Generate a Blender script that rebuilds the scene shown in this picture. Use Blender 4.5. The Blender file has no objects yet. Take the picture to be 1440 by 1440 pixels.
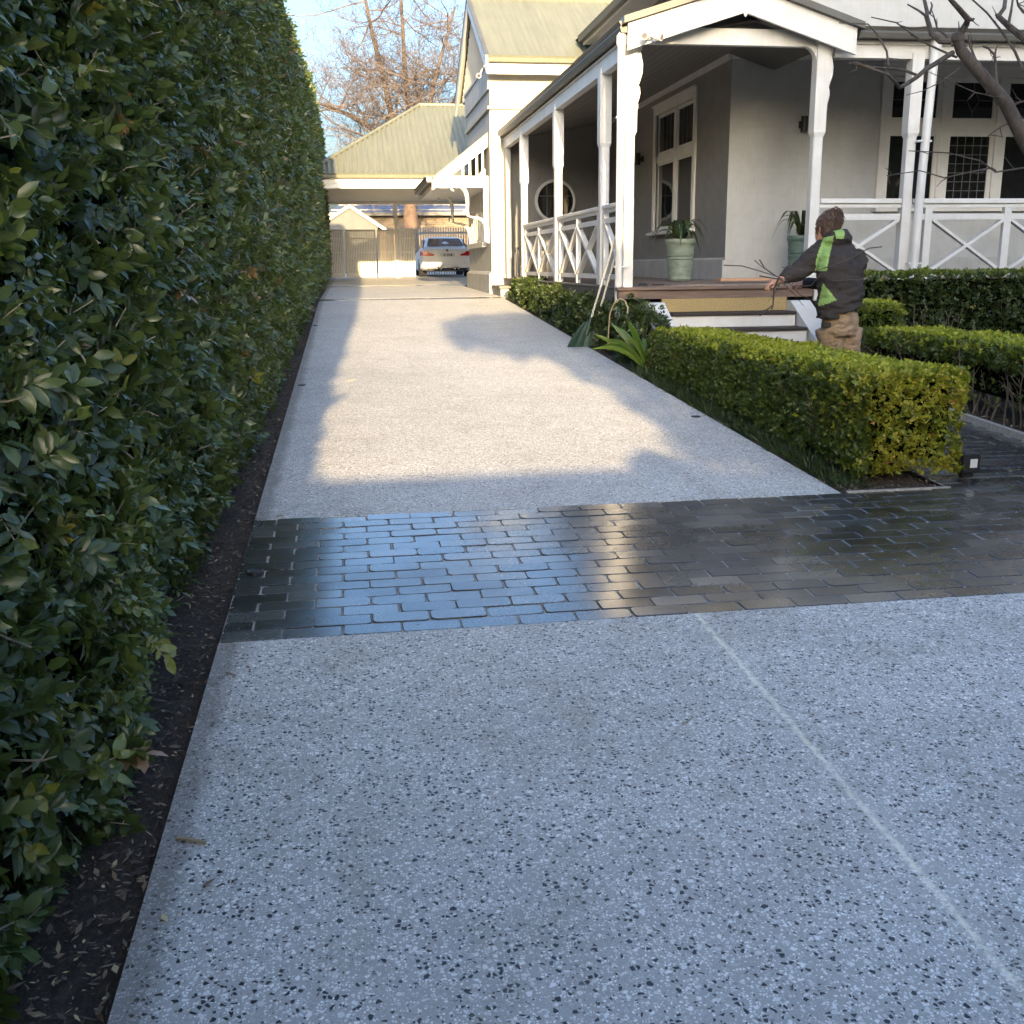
import bpy, bmesh, math, random
import numpy as np
from mathutils import Vector, Matrix, noise
random.seed(7); rng = np.random.default_rng(7)
S = bpy.context.scene; C = S.collection
R = math.radians
# ---------------------------------------------------------------- camera
YAW, PIT, ROLL = R(8.64), R(13.6), R(0.62)
FW = Vector((math.sin(YAW)*math.cos(PIT), math.cos(YAW)*math.cos(PIT), -math.sin(PIT)))
RT0 = Vector((math.cos(YAW), -math.sin(YAW), 0)); UP0 = RT0.cross(FW)
RT = RT0*math.cos(ROLL) - UP0*math.sin(ROLL); UP = UP0*math.cos(ROLL) + RT0*math.sin(ROLL)
cd = bpy.data.cameras.new('camera'); cam = bpy.data.objects.new('camera', cd); C.objects.link(cam)
M3 = Matrix((RT, UP, -FW)).transposed(); cam.matrix_world = M3.to_4x4()
cd.sensor_width = 36; cd.lens = 36.0; cd.clip_start = .05; cd.clip_end = 2000
S.camera = cam
# ---------------------------------------------------------------- sky, sun, exposure
SUN_EL, SUN_AZ = R(11.3), R(3.1)          # low winter sun behind the camera, slightly to its left
w = bpy.data.worlds.new('World'); S.world = w; w.use_nodes = True
nt = w.node_tree; bg = nt.nodes['Background']
sky = nt.nodes.new('ShaderNodeTexSky'); sky.sky_type = 'NISHITA'; sky.sun_disc = False
sky.sun_elevation = SUN_EL; sky.sun_rotation = math.pi + SUN_AZ
sky.altitude = 0; sky.air_density = 1.0; sky.dust_density = 7.0; sky.ozone_density = 3.2
nt.links.new(sky.outputs[0], bg.inputs[0]); bg.inputs[1].default_value = 0.15
sd = bpy.data.lights.new('sun', 'SUN'); sd.energy = 3.2; sd.angle = R(0.6); sd.color = (1.0, .73, .38)
sun = bpy.data.objects.new('sun', sd); C.objects.link(sun)
to_sun = Vector((-math.sin(SUN_AZ)*math.cos(SUN_EL), -math.cos(SUN_AZ)*math.cos(SUN_EL), math.sin(SUN_EL)))
sun.rotation_euler = to_sun.to_track_quat('Z', 'Y').to_euler()
S.view_settings.view_transform = 'Standard'; S.view_settings.look = 'None'
S.view_settings.exposure = 2.5; S.view_settings.gamma = 1.0
S.render.engine = 'CYCLES'; S.cycles.max_bounces = 5; S.cycles.diffuse_bounces = 3; S.cycles.glossy_bounces = 3; S.cycles.transmission_bounces = 3; S.cycles.transparent_max_bounces = 4; S.cycles.sample_clamp_indirect = 6
# ---------------------------------------------------------------- helpers
def at(px, py, Y):                      # a point at depth Y (metres up the drive), from picture coordinates
    r = FW + RT*((px-720)/1440) + UP*((720-py)/1440)
    return r*(Y/r.y)
def gz(y):                              # height of the drive: climbs 5 % then almost level
    return -1.6+.053*y if y < 19 else -.593+.0108*(y-19)
ORG = {}
def tag(o, label=None, cat=None, group=None, kind=None):
    if label: o['label'] = label
    if cat: o['category'] = cat
    if group: o['group'] = group
    if kind: o['kind'] = kind
    return o
def empty(name, loc, label=None, cat=None, group=None):
    o = bpy.data.objects.new(name, None); C.objects.link(o); o.location = loc; o.empty_display_size = .1
    ORG[o] = Vector(loc); return tag(o, label, cat, group)
def link(name, me, parent=None, mats=(), smooth=False):
    o = bpy.data.objects.new(name, me); C.objects.link(o)
    for m in mats: me.materials.append(m)
    if parent is not None:
        o.parent = parent
    ORG[o] = ORG[parent] if parent is not None else Vector((0, 0, 0))
    if smooth: me.polygons.foreach_set('use_smooth', [True]*len(me.polygons))
    return o
class MB:
    def __init__(s): s.v = []; s.f = []; s.mi = []
    def add(s, vs, fs, mi=0):
        n = len(s.v); s.v += [Vector(p) for p in vs]; s.f += [tuple(i+n for i in f) for f in fs]; s.mi += [mi]*len(fs); return s
    def box(s, x0, x1, y0, y1, z0, z1, mi=0, b=0):
        if b:
            return s.bev((x0+x1)/2, (y0+y1)/2, (z0+z1)/2, x1-x0, y1-y0, z1-z0, b, mi)
        return s.add([(x0,y0,z0),(x1,y0,z0),(x1,y1,z0),(x0,y1,z0),(x0,y0,z1),(x1,y0,z1),(x1,y1,z1),(x0,y1,z1)],
                     [(3,2,1,0),(4,5,6,7),(0,1,5,4),(1,2,6,5),(2,3,7,6),(3,0,4,7)], mi)
    def bev(s, cx, cy, cz, dx, dy, dz, b, mi=0):
        bm = bmesh.new(); bmesh.ops.create_cube(bm, size=1, matrix=Matrix.Translation((cx,cy,cz)) @ Matrix.Diagonal((dx,dy,dz,1)))
        bmesh.ops.bevel(bm, geom=list(bm.edges), offset=b, segments=1, affect='EDGES')
        bm.verts.index_update()
        s.add([v.co.copy() for v in bm.verts], [tuple(v.index for v in f.verts) for f in bm.faces], mi); bm.free(); return s
    def bar(s, p, q, w, h, up=(0,0,1), mi=0):          # a rectangular bar from p to q
        p, q = Vector(p), Vector(q); d = (q-p).normalized(); u = Vector(up); r = d.cross(u).normalized(); u = r.cross(d)
        c = []
        for e in (p, q):
            for a, b in ((-1,-1),(1,-1),(1,1),(-1,1)): c.append(e + r*(a*w/2) + u*(b*h/2))
        return s.add(c, [(0,1,2,3),(7,6,5,4),(0,4,5,1),(1,5,6,2),(2,6,7,3),(3,7,4,0)], mi)
    def prism(s, pts, d, mi=0):                        # a flat outline pushed along d
        n = len(pts); d = Vector(d); a = [Vector(p) for p in pts]
        return s.add(a + [p+d for p in a], [tuple(range(n))[::-1], tuple(range(n, 2*n))] + [(i,(i+1)%n,(i+1)%n+n,i+n) for i in range(n)], mi)
    def tube(s, pts, rad, n=8, mi=0, cap=True):
        pts = [Vector(p) for p in pts]; rad = rad if hasattr(rad, '__len__') else [rad]*len(pts)
        rings = []; prev = None
        for i, p in enumerate(pts):
            t = (pts[min(i+1,len(pts)-1)] - pts[max(i-1,0)]).normalized()
            if prev is None:
                u = t.orthogonal().normalized()
            else:
                u = (prev - t*prev.dot(t)); u = u.normalized() if u.length > 1e-6 else t.orthogonal().normalized()
            prev = u; v = t.cross(u)
            rings.append([p + (u*math.cos(2*math.pi*k/n) + v*math.sin(2*math.pi*k/n))*rad[i] for k in range(n)])
        return s.loft(rings, cap, mi)
    def loft(s, rings, cap=True, mi=0):
        n = len(rings[0]); vs = [p for r in rings for p in r]; fs = []
        for i in range(len(rings)-1):
            for k in range(n): fs.append((i*n+k, i*n+(k+1)%n, (i+1)*n+(k+1)%n, (i+1)*n+k))
        if cap: fs += [tuple(range(n))[::-1], tuple(range((len(rings)-1)*n, len(rings)*n))]
        return s.add(vs, fs, mi)
    def lathe(s, c, prof, n=20, mi=0, axis='z'):
        rings = []
        for r, z in prof:
            ring = []
            for k in range(n):
                a = 2*math.pi*k/n
                q = (r*math.cos(a), r*math.sin(a), z) if axis == 'z' else ((r*math.cos(a), z, r*math.sin(a)) if axis == 'y' else (z, r*math.cos(a), r*math.sin(a)))
                ring.append(Vector(c)+Vector(q))
            rings.append(ring)
        return s.loft(rings, True, mi)
    def build(s, name, mats, parent=None, smooth=False, world=True):
        o0 = ORG[parent] if (parent is not None and world) else Vector((0,0,0))
        me = bpy.data.meshes.new(name); me.from_pydata([p-o0 for p in s.v], [], s.f)
        mats = mats if isinstance(mats, (list, tuple)) else [mats]
        o = link(name, me, parent, mats)
        if len(mats) > 1: me.polygons.foreach_set('material_index', s.mi)
        bm = bmesh.new(); bm.from_mesh(me); bmesh.ops.recalc_face_normals(bm, faces=bm.faces); bm.to_mesh(me); bm.free()
        if smooth:
            me.polygons.foreach_set('use_smooth', [True]*len(me.polygons))
            if smooth != 'all': me.set_sharp_from_angle(angle=R(40))
        return o
def thing(name, m, mat, label, cat, loc, group=None, smooth=False):   # a thing made of one mesh
    o = MBshift(m, loc).build(name, mat, None, smooth); o.location = loc; ORG[o] = Vector(loc); return tag(o, label, cat, group)
def MBshift(m, loc):
    l = Vector(loc); m.v = [p-l for p in m.v]; return m
def struct(name, m, mat):
    o = m.build(name, mat); return tag(o, kind='structure')
# ---------------------------------------------------------------- materials
def mat(name, base=(.5,.5,.5), rough=.6, spec=.5, metal=0., coat=0.):
    m = bpy.data.materials.new(name); m.use_nodes = True; n = m.node_tree.nodes; p = n['Principled BSDF']
    p.inputs['Base Color'].default_value = (*base, 1); p.inputs['Roughness'].default_value = rough
    p.inputs['Specular IOR Level'].default_value = spec; p.inputs['Metallic'].default_value = metal
    p.inputs['Coat Weight'].default_value = coat; m['p'] = 1
    return m
class N:                                 # tiny node-tree writer
    def __init__(s, m): s.m = m; s.t = m.node_tree; s.p = s.t.nodes['Principled BSDF']
    def new(s, ty, **kw):
        n = s.t.nodes.new(ty)
        for k, v in kw.items():
            if k.startswith('i_'): n.inputs[k[2:].replace('_', ' ')].default_value = v
            else: setattr(n, k, v)
        return n
    def l(s, a, b): s.t.links.new(a, b)
    def coord(s, kind='Object', scale=None):
        c = s.new('ShaderNodeTexCoord').outputs[kind]
        if scale is None: return c
        mp = s.new('ShaderNodeMapping'); mp.inputs['Scale'].default_value = scale; s.l(c, mp.inputs[0]); return mp.outputs[0]
    def noise(s, vec, scale, detail=4, rough=.55):
        n = s.new('ShaderNodeTexNoise'); n.inputs['Scale'].default_value = scale; n.inputs['Detail'].default_value = detail; n.inputs['Roughness'].default_value = rough
        s.l(vec, n.inputs['Vector']); return n.outputs['Fac']
    def voro(s, vec, scale, feature='F1', rnd=1):
        n = s.new('ShaderNodeTexVoronoi', feature=feature); n.inputs['Scale'].default_value = scale; n.inputs['Randomness'].default_value = rnd
        s.l(vec, n.inputs['Vector']); return n
    def ramp(s, fac, stops, interp='LINEAR'):
        n = s.new('ShaderNodeValToRGB'); n.color_ramp.interpolation = interp; e = n.color_ramp.elements
        while len(e) < len(stops): e.new(.5)
        for k, (p, c) in enumerate(stops):
            e[k].position = p; e[k].color = (*c, 1) if hasattr(c, '__len__') else (c, c, c, 1)
        s.l(fac, n.inputs[0]); return n.outputs[0]
    def mix(s, fac, a, b, mode='MIX'):
        n = s.new('ShaderNodeMix', data_type='RGBA', blend_type=mode)
        for sock, v in ((n.inputs[0], fac), (n.inputs[6], a), (n.inputs[7], b)):
            if hasattr(v, 'is_output'): s.l(v, sock)
            else: sock.default_value = (*v, 1) if hasattr(v, '__len__') else v
        return n.outputs[2]
    def math(s, op, a, b=0.):
        n = s.new('ShaderNodeMath', operation=op)
        for sock, v in ((n.inputs[0], a), (n.inputs[1], b)):
            if hasattr(v, 'is_output'): s.l(v, sock)
            else: sock.default_value = v
        return n.outputs[0]
    def base(s, c): s.l(c, s.p.inputs['Base Color'])
    def rough(s, c): s.l(c, s.p.inputs['Roughness'])
    def bump(s, h, strength=.3, dist=.01):
        b = s.new('ShaderNodeBump'); b.inputs['Strength'].default_value = strength; b.inputs['Distance'].default_value = dist
        s.l(h, b.inputs['Height']); s.l(b.outputs[0], s.p.inputs['Normal']); return b
    def attr(s, name): return s.new('ShaderNodeAttribute', attribute_name=name).outputs['Fac']
    def orand(s): return s.new('ShaderNodeObjectInfo').outputs['Random']
def painted(name, base, rough=.5, dirt=.12, scale=3):
    m = mat(name, base, rough); n = N(m); v = n.coord()
    a = n.noise(v, scale, 6, .65)
    d = tuple(c*(1-dirt)*k for c, k in zip(base, (1, .98, .94)))
    st = n.ramp(n.noise(n.coord('Object', (7, 7, .5)), 3, 5, .7), [(.52, (1,1,1)), (.78, (1-dirt, 1-dirt*1.05, 1-dirt*1.25))])
    n.base(n.mix(1, n.ramp(a, [(.35, d), (.65, base)]), st, 'MULTIPLY')); n.bump(n.noise(v, 60, 3), .08, .004); return m
def leafmat(name, stops, rough=.4, trans=.25, spec=.45):
    m = mat(name, rough=rough, spec=spec); n = N(m)
    col = n.ramp(n.attr('tint'), stops); n.base(col)
    out = n.t.nodes['Material Output']; tr = n.new('ShaderNodeBsdfTranslucent'); mx = n.new('ShaderNodeMixShader')
    mx.inputs[0].default_value = trans; n.l(n.mix(.5, col, (.30, .36, .04), 'MIX'), tr.inputs[0])
    n.l(n.p.outputs[0], mx.inputs[1]); n.l(tr.outputs[0], mx.inputs[2]); n.l(mx.outputs[0], out.inputs[0]); return m
MT = {}
MT['white'] = painted('white_paint', (.63, .635, .64), .42)
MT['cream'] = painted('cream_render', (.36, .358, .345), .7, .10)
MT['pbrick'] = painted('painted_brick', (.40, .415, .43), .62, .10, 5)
MT['shadebrick'] = painted('shaded_painted_brick', (.20, .20, .205), .62, .14, 5)  # wall paint darkened in its base colour to deepen the veranda shade
MT['grey'] = painted('grey_render', (.40, .41, .42), .75, .2)
MT['ceil'] = painted('ceiling_boards', (.17, .168, .165), .6, .1)  # board colour lowered to imitate deep shade under the veranda roof
MT['gutter'] = painted('dark_grey_metal', (.10, .10, .095), .4, .2)
MT['blackmetal'] = mat('black_metal', (.015, .015, .016), .45)
MT['galv'] = painted('weathered_zinc', (.14, .14, .145), .5, .35, 20)
MT['chrome'] = mat('chrome', (.6, .6, .6), .18, metal=1)
MT['candle'] = mat('candle_wax', (.75, .68, .5), .5)
MT['dark'] = mat('dark_interior', (.012, .012, .014), .9)
def glassy(name, base=(.012,.013,.015), rough=.03):
    m = mat(name, base, rough, .5); n = N(m); v = n.coord(); n.bump(n.noise(v, 2.5, 2), .06, .02); return m
MT['glass'] = glassy('window_glass')
MT['curtain'] = mat('net_curtain', (.35, .34, .31), .9)
# khaki sheet roof
m = mat('khaki_sheet_roof', (.36, .355, .235), .5, .4); n = N(m); v = n.coord()
a = n.noise(v, 1.1, 5, .6); b = n.noise(n.coord('Object', (9, .7, .7)), 1.5, 4)
n.base(n.mix(.35, n.ramp(a, [(.3, (.130,.137,.105)), (.7, (.165,.172,.132))]), n.ramp(b, [(.3, (.10,.105,.082)), (.7, (.185,.193,.150))]))); MT['roof'] = m
# exposed aggregate
def aggregate(name, line=False):
    m = mat(name, rough=.55, spec=.4); n = N(m); v = n.coord()
    warp = n.new('ShaderNodeVectorMath', operation='MULTIPLY_ADD'); nz = n.new('ShaderNodeTexNoise'); nz.inputs['Scale'].default_value = 35; n.l(v, nz.inputs['Vector'])
    n.l(nz.outputs['Color'], warp.inputs[0]); warp.inputs[1].default_value = (.007,.007,.007); n.l(v, warp.inputs[2]); wv = warp.outputs[0]
    big = n.voro(wv, 74); small = n.voro(wv, 140); edge = n.voro(wv, 74, 'DISTANCE_TO_EDGE'); edge2 = n.voro(wv, 140, 'DISTANCE_TO_EDGE')
    sb = n.new('ShaderNodeSeparateColor'); n.l(big.outputs['Color'], sb.inputs[0]); ss = n.new('ShaderNodeSeparateColor'); n.l(small.outputs['Color'], ss.inputs[0])
    fine = n.noise(v, 260, 3, .7)
    matrix = n.ramp(fine, [(.25, (.33,.325,.315)), (.75, (.53,.525,.51))])
    # small stones: pale grey to white
    scol = n.ramp(ss.outputs[0], [(0, (.36,.355,.34)), (.30, (.56,.555,.54)), (.6, (.85,.84,.82)), (.90, (.90,.89,.87)), (.925, (.05,.05,.05))])
    smask = n.math('MULTIPLY', n.ramp(ss.outputs[1], [(.30, 0), (.34, 1)]), n.ramp(edge2.outputs['Distance'], [(.10, 0), (.20, 1)]))
    c = n.mix(smask, matrix, scol)
    bcol = n.ramp(sb.outputs[0], [(0, (.015,.016,.02)), (.50, (.035,.037,.04)), (.53, (.62,.61,.60)), (1, (.88,.87,.85))])
    pick = n.ramp(sb.outputs[1], [(.60, 0), (.61, 1)])
    size = n.math('MULTIPLY', sb.outputs[2], .10)
    d = n.math('SUBTRACT', edge.outputs['Distance'], size)
    bmask = n.math('MULTIPLY', pick, n.ramp(d, [(.10, 0), (.15, 1)]))
    c = n.mix(bmask, c, bcol)
    big_n = n.noise(v, .55, 5, .6); med = n.noise(v, 3.2, 5, .65)
    c = n.mix(1, c, n.ramp(big_n, [(.3, (.86,.86,.86)), (.7, (1.06,1.05,1.03))]), 'MULTIPLY')
    c = n.mix(1, c, n.ramp(med, [(.30, (.88,.86,.83)), (.5, (1,1,1)), (.75, (1.04,1.04,1.03))]), 'MULTIPLY')
    sxe = n.new('ShaderNodeSeparateXYZ'); n.l(v, sxe.inputs[0])      # soil washed onto the hedge-side edge
    de = n.math('SUBTRACT', n.math('ADD', sxe.outputs[0], .56), n.math('MULTIPLY', n.noise(v, 5, 5, .7), .10))
    c = n.mix(n.ramp(de, [(.0, .55), (.05, 0)]), c, (.10, .08, .06))
    if line:                                 # chalky dust along the saw-cut joint
        sx = n.new('ShaderNodeSeparateXYZ'); n.l(v, sx.inputs[0])
        wob = n.math('MULTIPLY', n.math('SUBTRACT', n.noise(v, 5, 5, .75), .5), .030)
        dx = n.math('ABSOLUTE', n.math('ADD', n.math('SUBTRACT', sx.outputs[0], 1.34), wob))
        core = n.math('MULTIPLY', n.ramp(dx, [(.003, 1), (.016, 0)]), n.ramp(n.noise(v, 40, 4, .8), [(.36, .05), (.58, .95)]))
        c = n.mix(core, c, (.86, .82, .68))
        halo = n.math('MULTIPLY', n.ramp(dx, [(.0, .30), (.10, 0)]), n.noise(v, 14, 4, .8))
        c = n.mix(halo, c, (.62, .60, .53))
        # faint tyre and leaf stains
        st = n.ramp(n.noise(n.coord('Object', (1.2, .8, 1)), 2.3, 6, .75), [(.54, 0), (.72, .45)])
        c = n.mix(st, c, (.22, .19, .14))
    n.base(c)
    n.rough(n.ramp(bmask, [(0, .62), (1, .30)]))
    h = n.math('ADD', n.math('MULTIPLY', smask, .5), n.math('ADD', bmask, n.math('MULTIPLY', fine, .35)))
    n.bump(h, .35, .002); return m
MT['agg1'] = aggregate('exposed_aggregate_near', True); MT['agg'] = aggregate('exposed_aggregate')
# wet pavers
m = mat('wet_charcoal_paver', rough=.2, spec=.75); n = N(m); v = n.coord('Object'); 
geo = n.new('ShaderNodeNewGeometry').outputs['Position']
base = n.ramp(n.orand(), [(0, (.018,.019,.021)), (.45, (.034,.035,.037)), (.8, (.060,.060,.060)), (1, (.10,.10,.097))])
mott = n.noise(geo, 45, 5, .7)
base = n.mix(1, base, n.ramp(mott, [(.3, (.65,.65,.65)), (.7, (1.35,1.33,1.3))]), 'MULTIPLY')
dust = n.ramp(n.noise(geo, 2.2, 6, .7), [(.55, 0), (.78, .35)])
n.base(n.mix(dust, base, (.15, .15, .148)))
n.rough(n.ramp(n.math('ADD', n.noise(geo, 1.4, 4, .6), n.math('MULTIPLY', n.noise(geo, 70, 3, .6), .22)), [(.40, .14), (.60, .26), (.85, .5)]))
n.bump(n.math('ADD', n.noise(geo, 55, 4, .65), n.math('MULTIPLY', n.noise(geo, 12, 2), .8)), .09, .004)
n.p.inputs['Coat Weight'].default_value = .75; n.p.inputs['Coat Roughness'].default_value = .15; n.p.inputs['Coat IOR'].default_value = 1.5
MT['paver'] = m
m = mat('sand_mortar', rough=.6); n = N(m); v = n.coord(); n.base(n.ramp(n.noise(v, 9, 6, .75), [(.32, (.09,.088,.082)), (.5, (.24,.235,.22)), (.7, (.42,.41,.38))])); n.bump(n.noise(v, 180, 3), .6, .004); MT['mortar'] = m
m = mat('concrete_edging', rough=.8); n = N(m); v = n.coord(); n.base(n.ramp(n.noise(v, 30, 6, .7), [(.3, (.22,.21,.19)), (.7, (.42,.40,.37))])); n.bump(n.noise(v, 90, 3), .4, .004); MT['concrete'] = m
m = mat('bark_mulch', rough=.9); n = N(m); v = n.coord('Object', (1, .6, 1)); n.base(n.ramp(n.noise(v, 45, 7, .8), [(.3, (.018,.013,.010)), (.5, (.058,.042,.031)), (.7, (.135,.098,.068))])); n.bump(n.noise(v, 60, 6, .8), 1, .03); MT['mulch'] = m
m = mat('mulch_chip', rough=.85); n = N(m); n.base(n.ramp(n.attr('tint'), [(0, (.03,.021,.016)), (.45, (.10,.070,.050)), (.75, (.20,.14,.09)), (.9, (.38,.29,.16)), (1, (.52,.42,.23))])); MT['chip'] = m
m = mat('garden_ground', rough=.95); n = N(m); v = n.coord(); n.base(n.ramp(n.noise(v, 3, 6, .7), [(.3, (.03,.035,.018)), (.7, (.07,.06,.035))])); MT['ground'] = m
# timber
def timber(name, c0, c1, sc=(2, 40, 40), rough=.65):
    m = mat(name, rough=rough); n = N(m); v = n.coord('Object', sc); a = n.noise(v, 2, 6, .7)
    n.base(n.mix(1, n.ramp(a, [(.3, c0), (.7, c1)]), n.ramp(n.orand(), [(0, (.8,.8,.8)), (1, (1.15,1.12,1.1))]), 'MULTIPLY')); n.bump(a, .25, .004); return m
MT['deck'] = timber('weathered_deck', (.13,.10,.085), (.26,.21,.18), (40, 2, 40)); MT['fascia'] = timber('deck_fascia', (.10,.066,.052), (.20,.14,.115), (2, 40, 30)); MT['sidefascia'] = timber('grey_deck_fascia', (.10,.095,.09), (.20,.19,.18), (40, 2, 30))
MT['nosing'] = timber('dark_step_nosing', (.020,.014,.012), (.05,.036,.03)); MT['plank'] = timber('fresh_plank', (.30,.17,.10), (.46,.28,.18))
m = mat('coir_riser', rough=.95); n = N(m); v = n.coord(); n.base(n.ramp(n.noise(v, 60, 5, .8), [(.3, (.20,.14,.06)), (.7, (.46,.35,.17))])); n.bump(n.noise(v, 90, 4, .8), .8, .006); MT['coir'] = m
m = mat('bark', rough=.9); n = N(m); v = n.coord('Object', (1, 1, .35)); a = n.noise(v, 14, 6, .75); n.base(n.ramp(a, [(.3, (.022,.018,.016)), (.6, (.075,.062,.056)), (.8, (.15,.13,.12))])); n.bump(a, .8, .02); MT['bark'] = m
m = mat('red_gum_bark', rough=.9); n = N(m); v = n.coord('Object', (1, 1, .4)); a = n.noise(v, 4, 6, .7); n.base(n.ramp(a, [(.3, (.05,.034,.026)), (.55, (.12,.08,.06)), (.75, (.20,.145,.11))])); n.bump(a, .8, .04); MT['gum'] = m
MT['twig'] = mat('pinkish_twigs', (.105, .085, .080), .8); MT['twigtan'] = mat('pale_cut_twig', (.30, .255, .185), .8)
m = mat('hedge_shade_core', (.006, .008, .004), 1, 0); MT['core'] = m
MT['leafA'] = leafmat('hedge_leaf', [(0, (.022,.034,.012)), (.3, (.050,.078,.026)), (.65, (.092,.135,.042)), (.93, (.17,.20,.035)), (.965, (.22,.18,.03)), (1, (.28,.15,.07))], .32, .2, .55)
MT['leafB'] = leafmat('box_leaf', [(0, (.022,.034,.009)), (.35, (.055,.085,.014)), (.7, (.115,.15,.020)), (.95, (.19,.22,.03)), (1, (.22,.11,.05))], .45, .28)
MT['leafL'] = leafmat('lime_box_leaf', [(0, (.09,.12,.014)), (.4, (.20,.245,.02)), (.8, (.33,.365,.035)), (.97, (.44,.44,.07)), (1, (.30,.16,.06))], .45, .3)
MT['leafY'] = leafmat('yellowing_box_leaf', [(0, (.035,.055,.010)), (.3, (.13,.17,.016)), (.6, (.33,.31,.03)), (.88, (.50,.42,.06)), (1, (.50,.20,.09))], .45, .30)
MT['leafD'] = leafmat('dark_shrub_leaf', [(0, (.012,.022,.008)), (.5, (.032,.054,.014)), (.9, (.075,.098,.02)), (1, (.16,.15,.03))], .4, .15)
MT['leafT'] = leafmat('tree_leaf', [(0, (.015,.03,.01)), (1, (.06,.09,.02))], .5, .2)
MT['grass'] = leafmat('mondo_grass', [(0, (.008,.018,.007)), (.6, (.022,.045,.014)), (1, (.055,.085,.02))], .45, .15)
MT['strap'] = leafmat('strap_leaf', [(0, (.03,.07,.012)), (.5, (.07,.135,.022)), (1, (.14,.21,.04))], .35, .3)
MT['brom'] = leafmat('dark_strap_leaf', [(0, (.008,.018,.008)), (.6, (.022,.040,.016)), (1, (.05,.075,.02))], .35, .1)
# ---------------------------------------------------------------- ground and paving
XL, XR = -.56, 2.76
def sheet(m, x0, x1, y0, y1, dz=0., side=.0, mi=0):
    ys = sorted({y0, y1} | {y for y in (19.0,) if y0 < y < y1})
    for a, b in zip(ys, ys[1:]):
        m.add([(x0,a,gz(a)+dz),(x1,a,gz(a)+dz),(x1,b,gz(b)+dz),(x0,b,gz(b)+dz)], [(0,1,2,3)], mi)
    if side:
        for xa in (x0, x1):
            for a, b in zip(ys, ys[1:]): m.add([(xa,a,gz(a)+dz),(xa,b,gz(b)+dz),(xa,b,gz(b)+dz-side),(xa,a,gz(a)+dz-side)], [(0,1,2,3)], mi)
        for ya in (y0, y1): m.add([(x0,ya,gz(ya)+dz),(x1,ya,gz(ya)+dz),(x1,ya,gz(ya)+dz-side),(x0,ya,gz(ya)+dz-side)], [(0,1,2,3)], mi)
    return m
g = MB(); G = 700
for a, b in ((-G, -30), (-30, 19), (19, 60), (60, G)):
    za = gz(max(-30, min(a, 60)))-.10; zb = gz(max(-30, min(b, 60)))-.10
    g.add([(-G,a,za),(G,a,za),(G,b,zb),(-G,b,zb)], [(0,1,2,3)])
struct('ground', g, MT['ground'])
struct('driveway_slab', sheet(MB(), XL, 9.5, -8, 3.82, 0, .12), MT['agg1'])
struct('driveway_slab', sheet(MB(), XL, XR, 5.44, 18.86, 0, .12), MT['agg'])
struct('driveway_slab', sheet(MB(), XL, 2.80, 19.52, 26.7, 0, .12), MT['agg'])
struct('driveway_slab', sheet(MB(), -.9, 7.5, 27.6, 46, 0, .12), MT['agg'])
struct('street', sheet(MB(), -40, 40, -40, -8, -.03, .1), MT['agg'])
# brick bands: one object per brick, the band mortar carries them
def brickmesh(seed, L=.2285, W=.0965, H=.055):
    r = random.Random(seed); b = .012+.008*r.random(); bm = bmesh.new(); hx, hy = L/2, W/2
    pts = []
    for sx, sy in ((1,1),(-1,1),(-1,-1),(1,-1)):
        cb = b*(.5+1.0*r.random())
        p1 = (sx*(hx-cb), sy*hy); p2 = (sx*hx, sy*(hy-cb*.8)); pm = (sx*(hx-cb*.3), sy*(hy-cb*.25))
        pts += [p2, pm, p1] if sx*sy > 0 else [p1, pm, p2]
    pts = [(x+r.uniform(-.0015,.0015), y+r.uniform(-.0012,.0012)) for x, y in pts]
    m = MB(); n_ = len(pts); e = .002
    low = [Vector((x, y, -H)) for x, y in pts]; mid = [Vector((x, y, -e)) for x, y in pts]
    top = [Vector((x-math.copysign(e, x)*1.1, y-math.copysign(e, y)*1.1, 0)) for x, y in pts]
    m.loft([low, mid, top], False); m.f.append(tuple(range(2*n_, 3*n_))); m.mi.append(0)
    me = bpy.data.meshes.new('brick'); me.from_pydata(m.v, [], m.f); me.materials.append(MT['paver']); return me
BM = [brickmesh(k) for k in range(8)]; BH = [brickmesh(20+k, .1105) for k in range(4)]
PIT_X, PIT_Y = .2345, .10125
def visible_score(x, y, z):
    d = Vector((x, y, z)); k = d.dot(FW)
    if k < .1: return 0
    if abs(d.dot(RT)/k) > .52 or abs(d.dot(UP)/k) > .52: return 0
    return 1/k**2
spots = []                                  # (x, y, half, band)
nrow = 16
for r_ in range(nrow):
    y = 3.82+.004 + PIT_Y*(r_+.5); off = (r_ % 2)*.5*PIT_X + random.uniform(-.012, .012)
    x = XL+.004
    if off > .06: spots.append((x+.054, y, True)); x += PIT_X/2
    while x < 8.9: spots.append((x+.113, y, False)); x += PIT_X
row = 0; y = 5.44+.05
while y < 10.75:                            # the path to the steps
    off = (row % 2)*.5*PIT_X; x = (3.46 if y < 5.75 else 3.70)
    if off > .06: spots.append((x+.054, y, True)); x += PIT_X/2
    while x < (9 if y < 5.6 else 4.62): spots.append((x+.113, y, False)); x += PIT_X
    row += 1; y += PIT_Y
spots.sort(key=lambda s: -visible_score(s[0], s[1], gz(s[1])))
mort = MB(); sheet(mort, XL, 9.5, 3.82, 5.44, -.005); sheet(mort, 3.44, 4.66, 5.44, 10.8, -.005)
band = struct('brick_paving', mort, MT['mortar'])
rest = MB(); slope = math.atan(.053)
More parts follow.
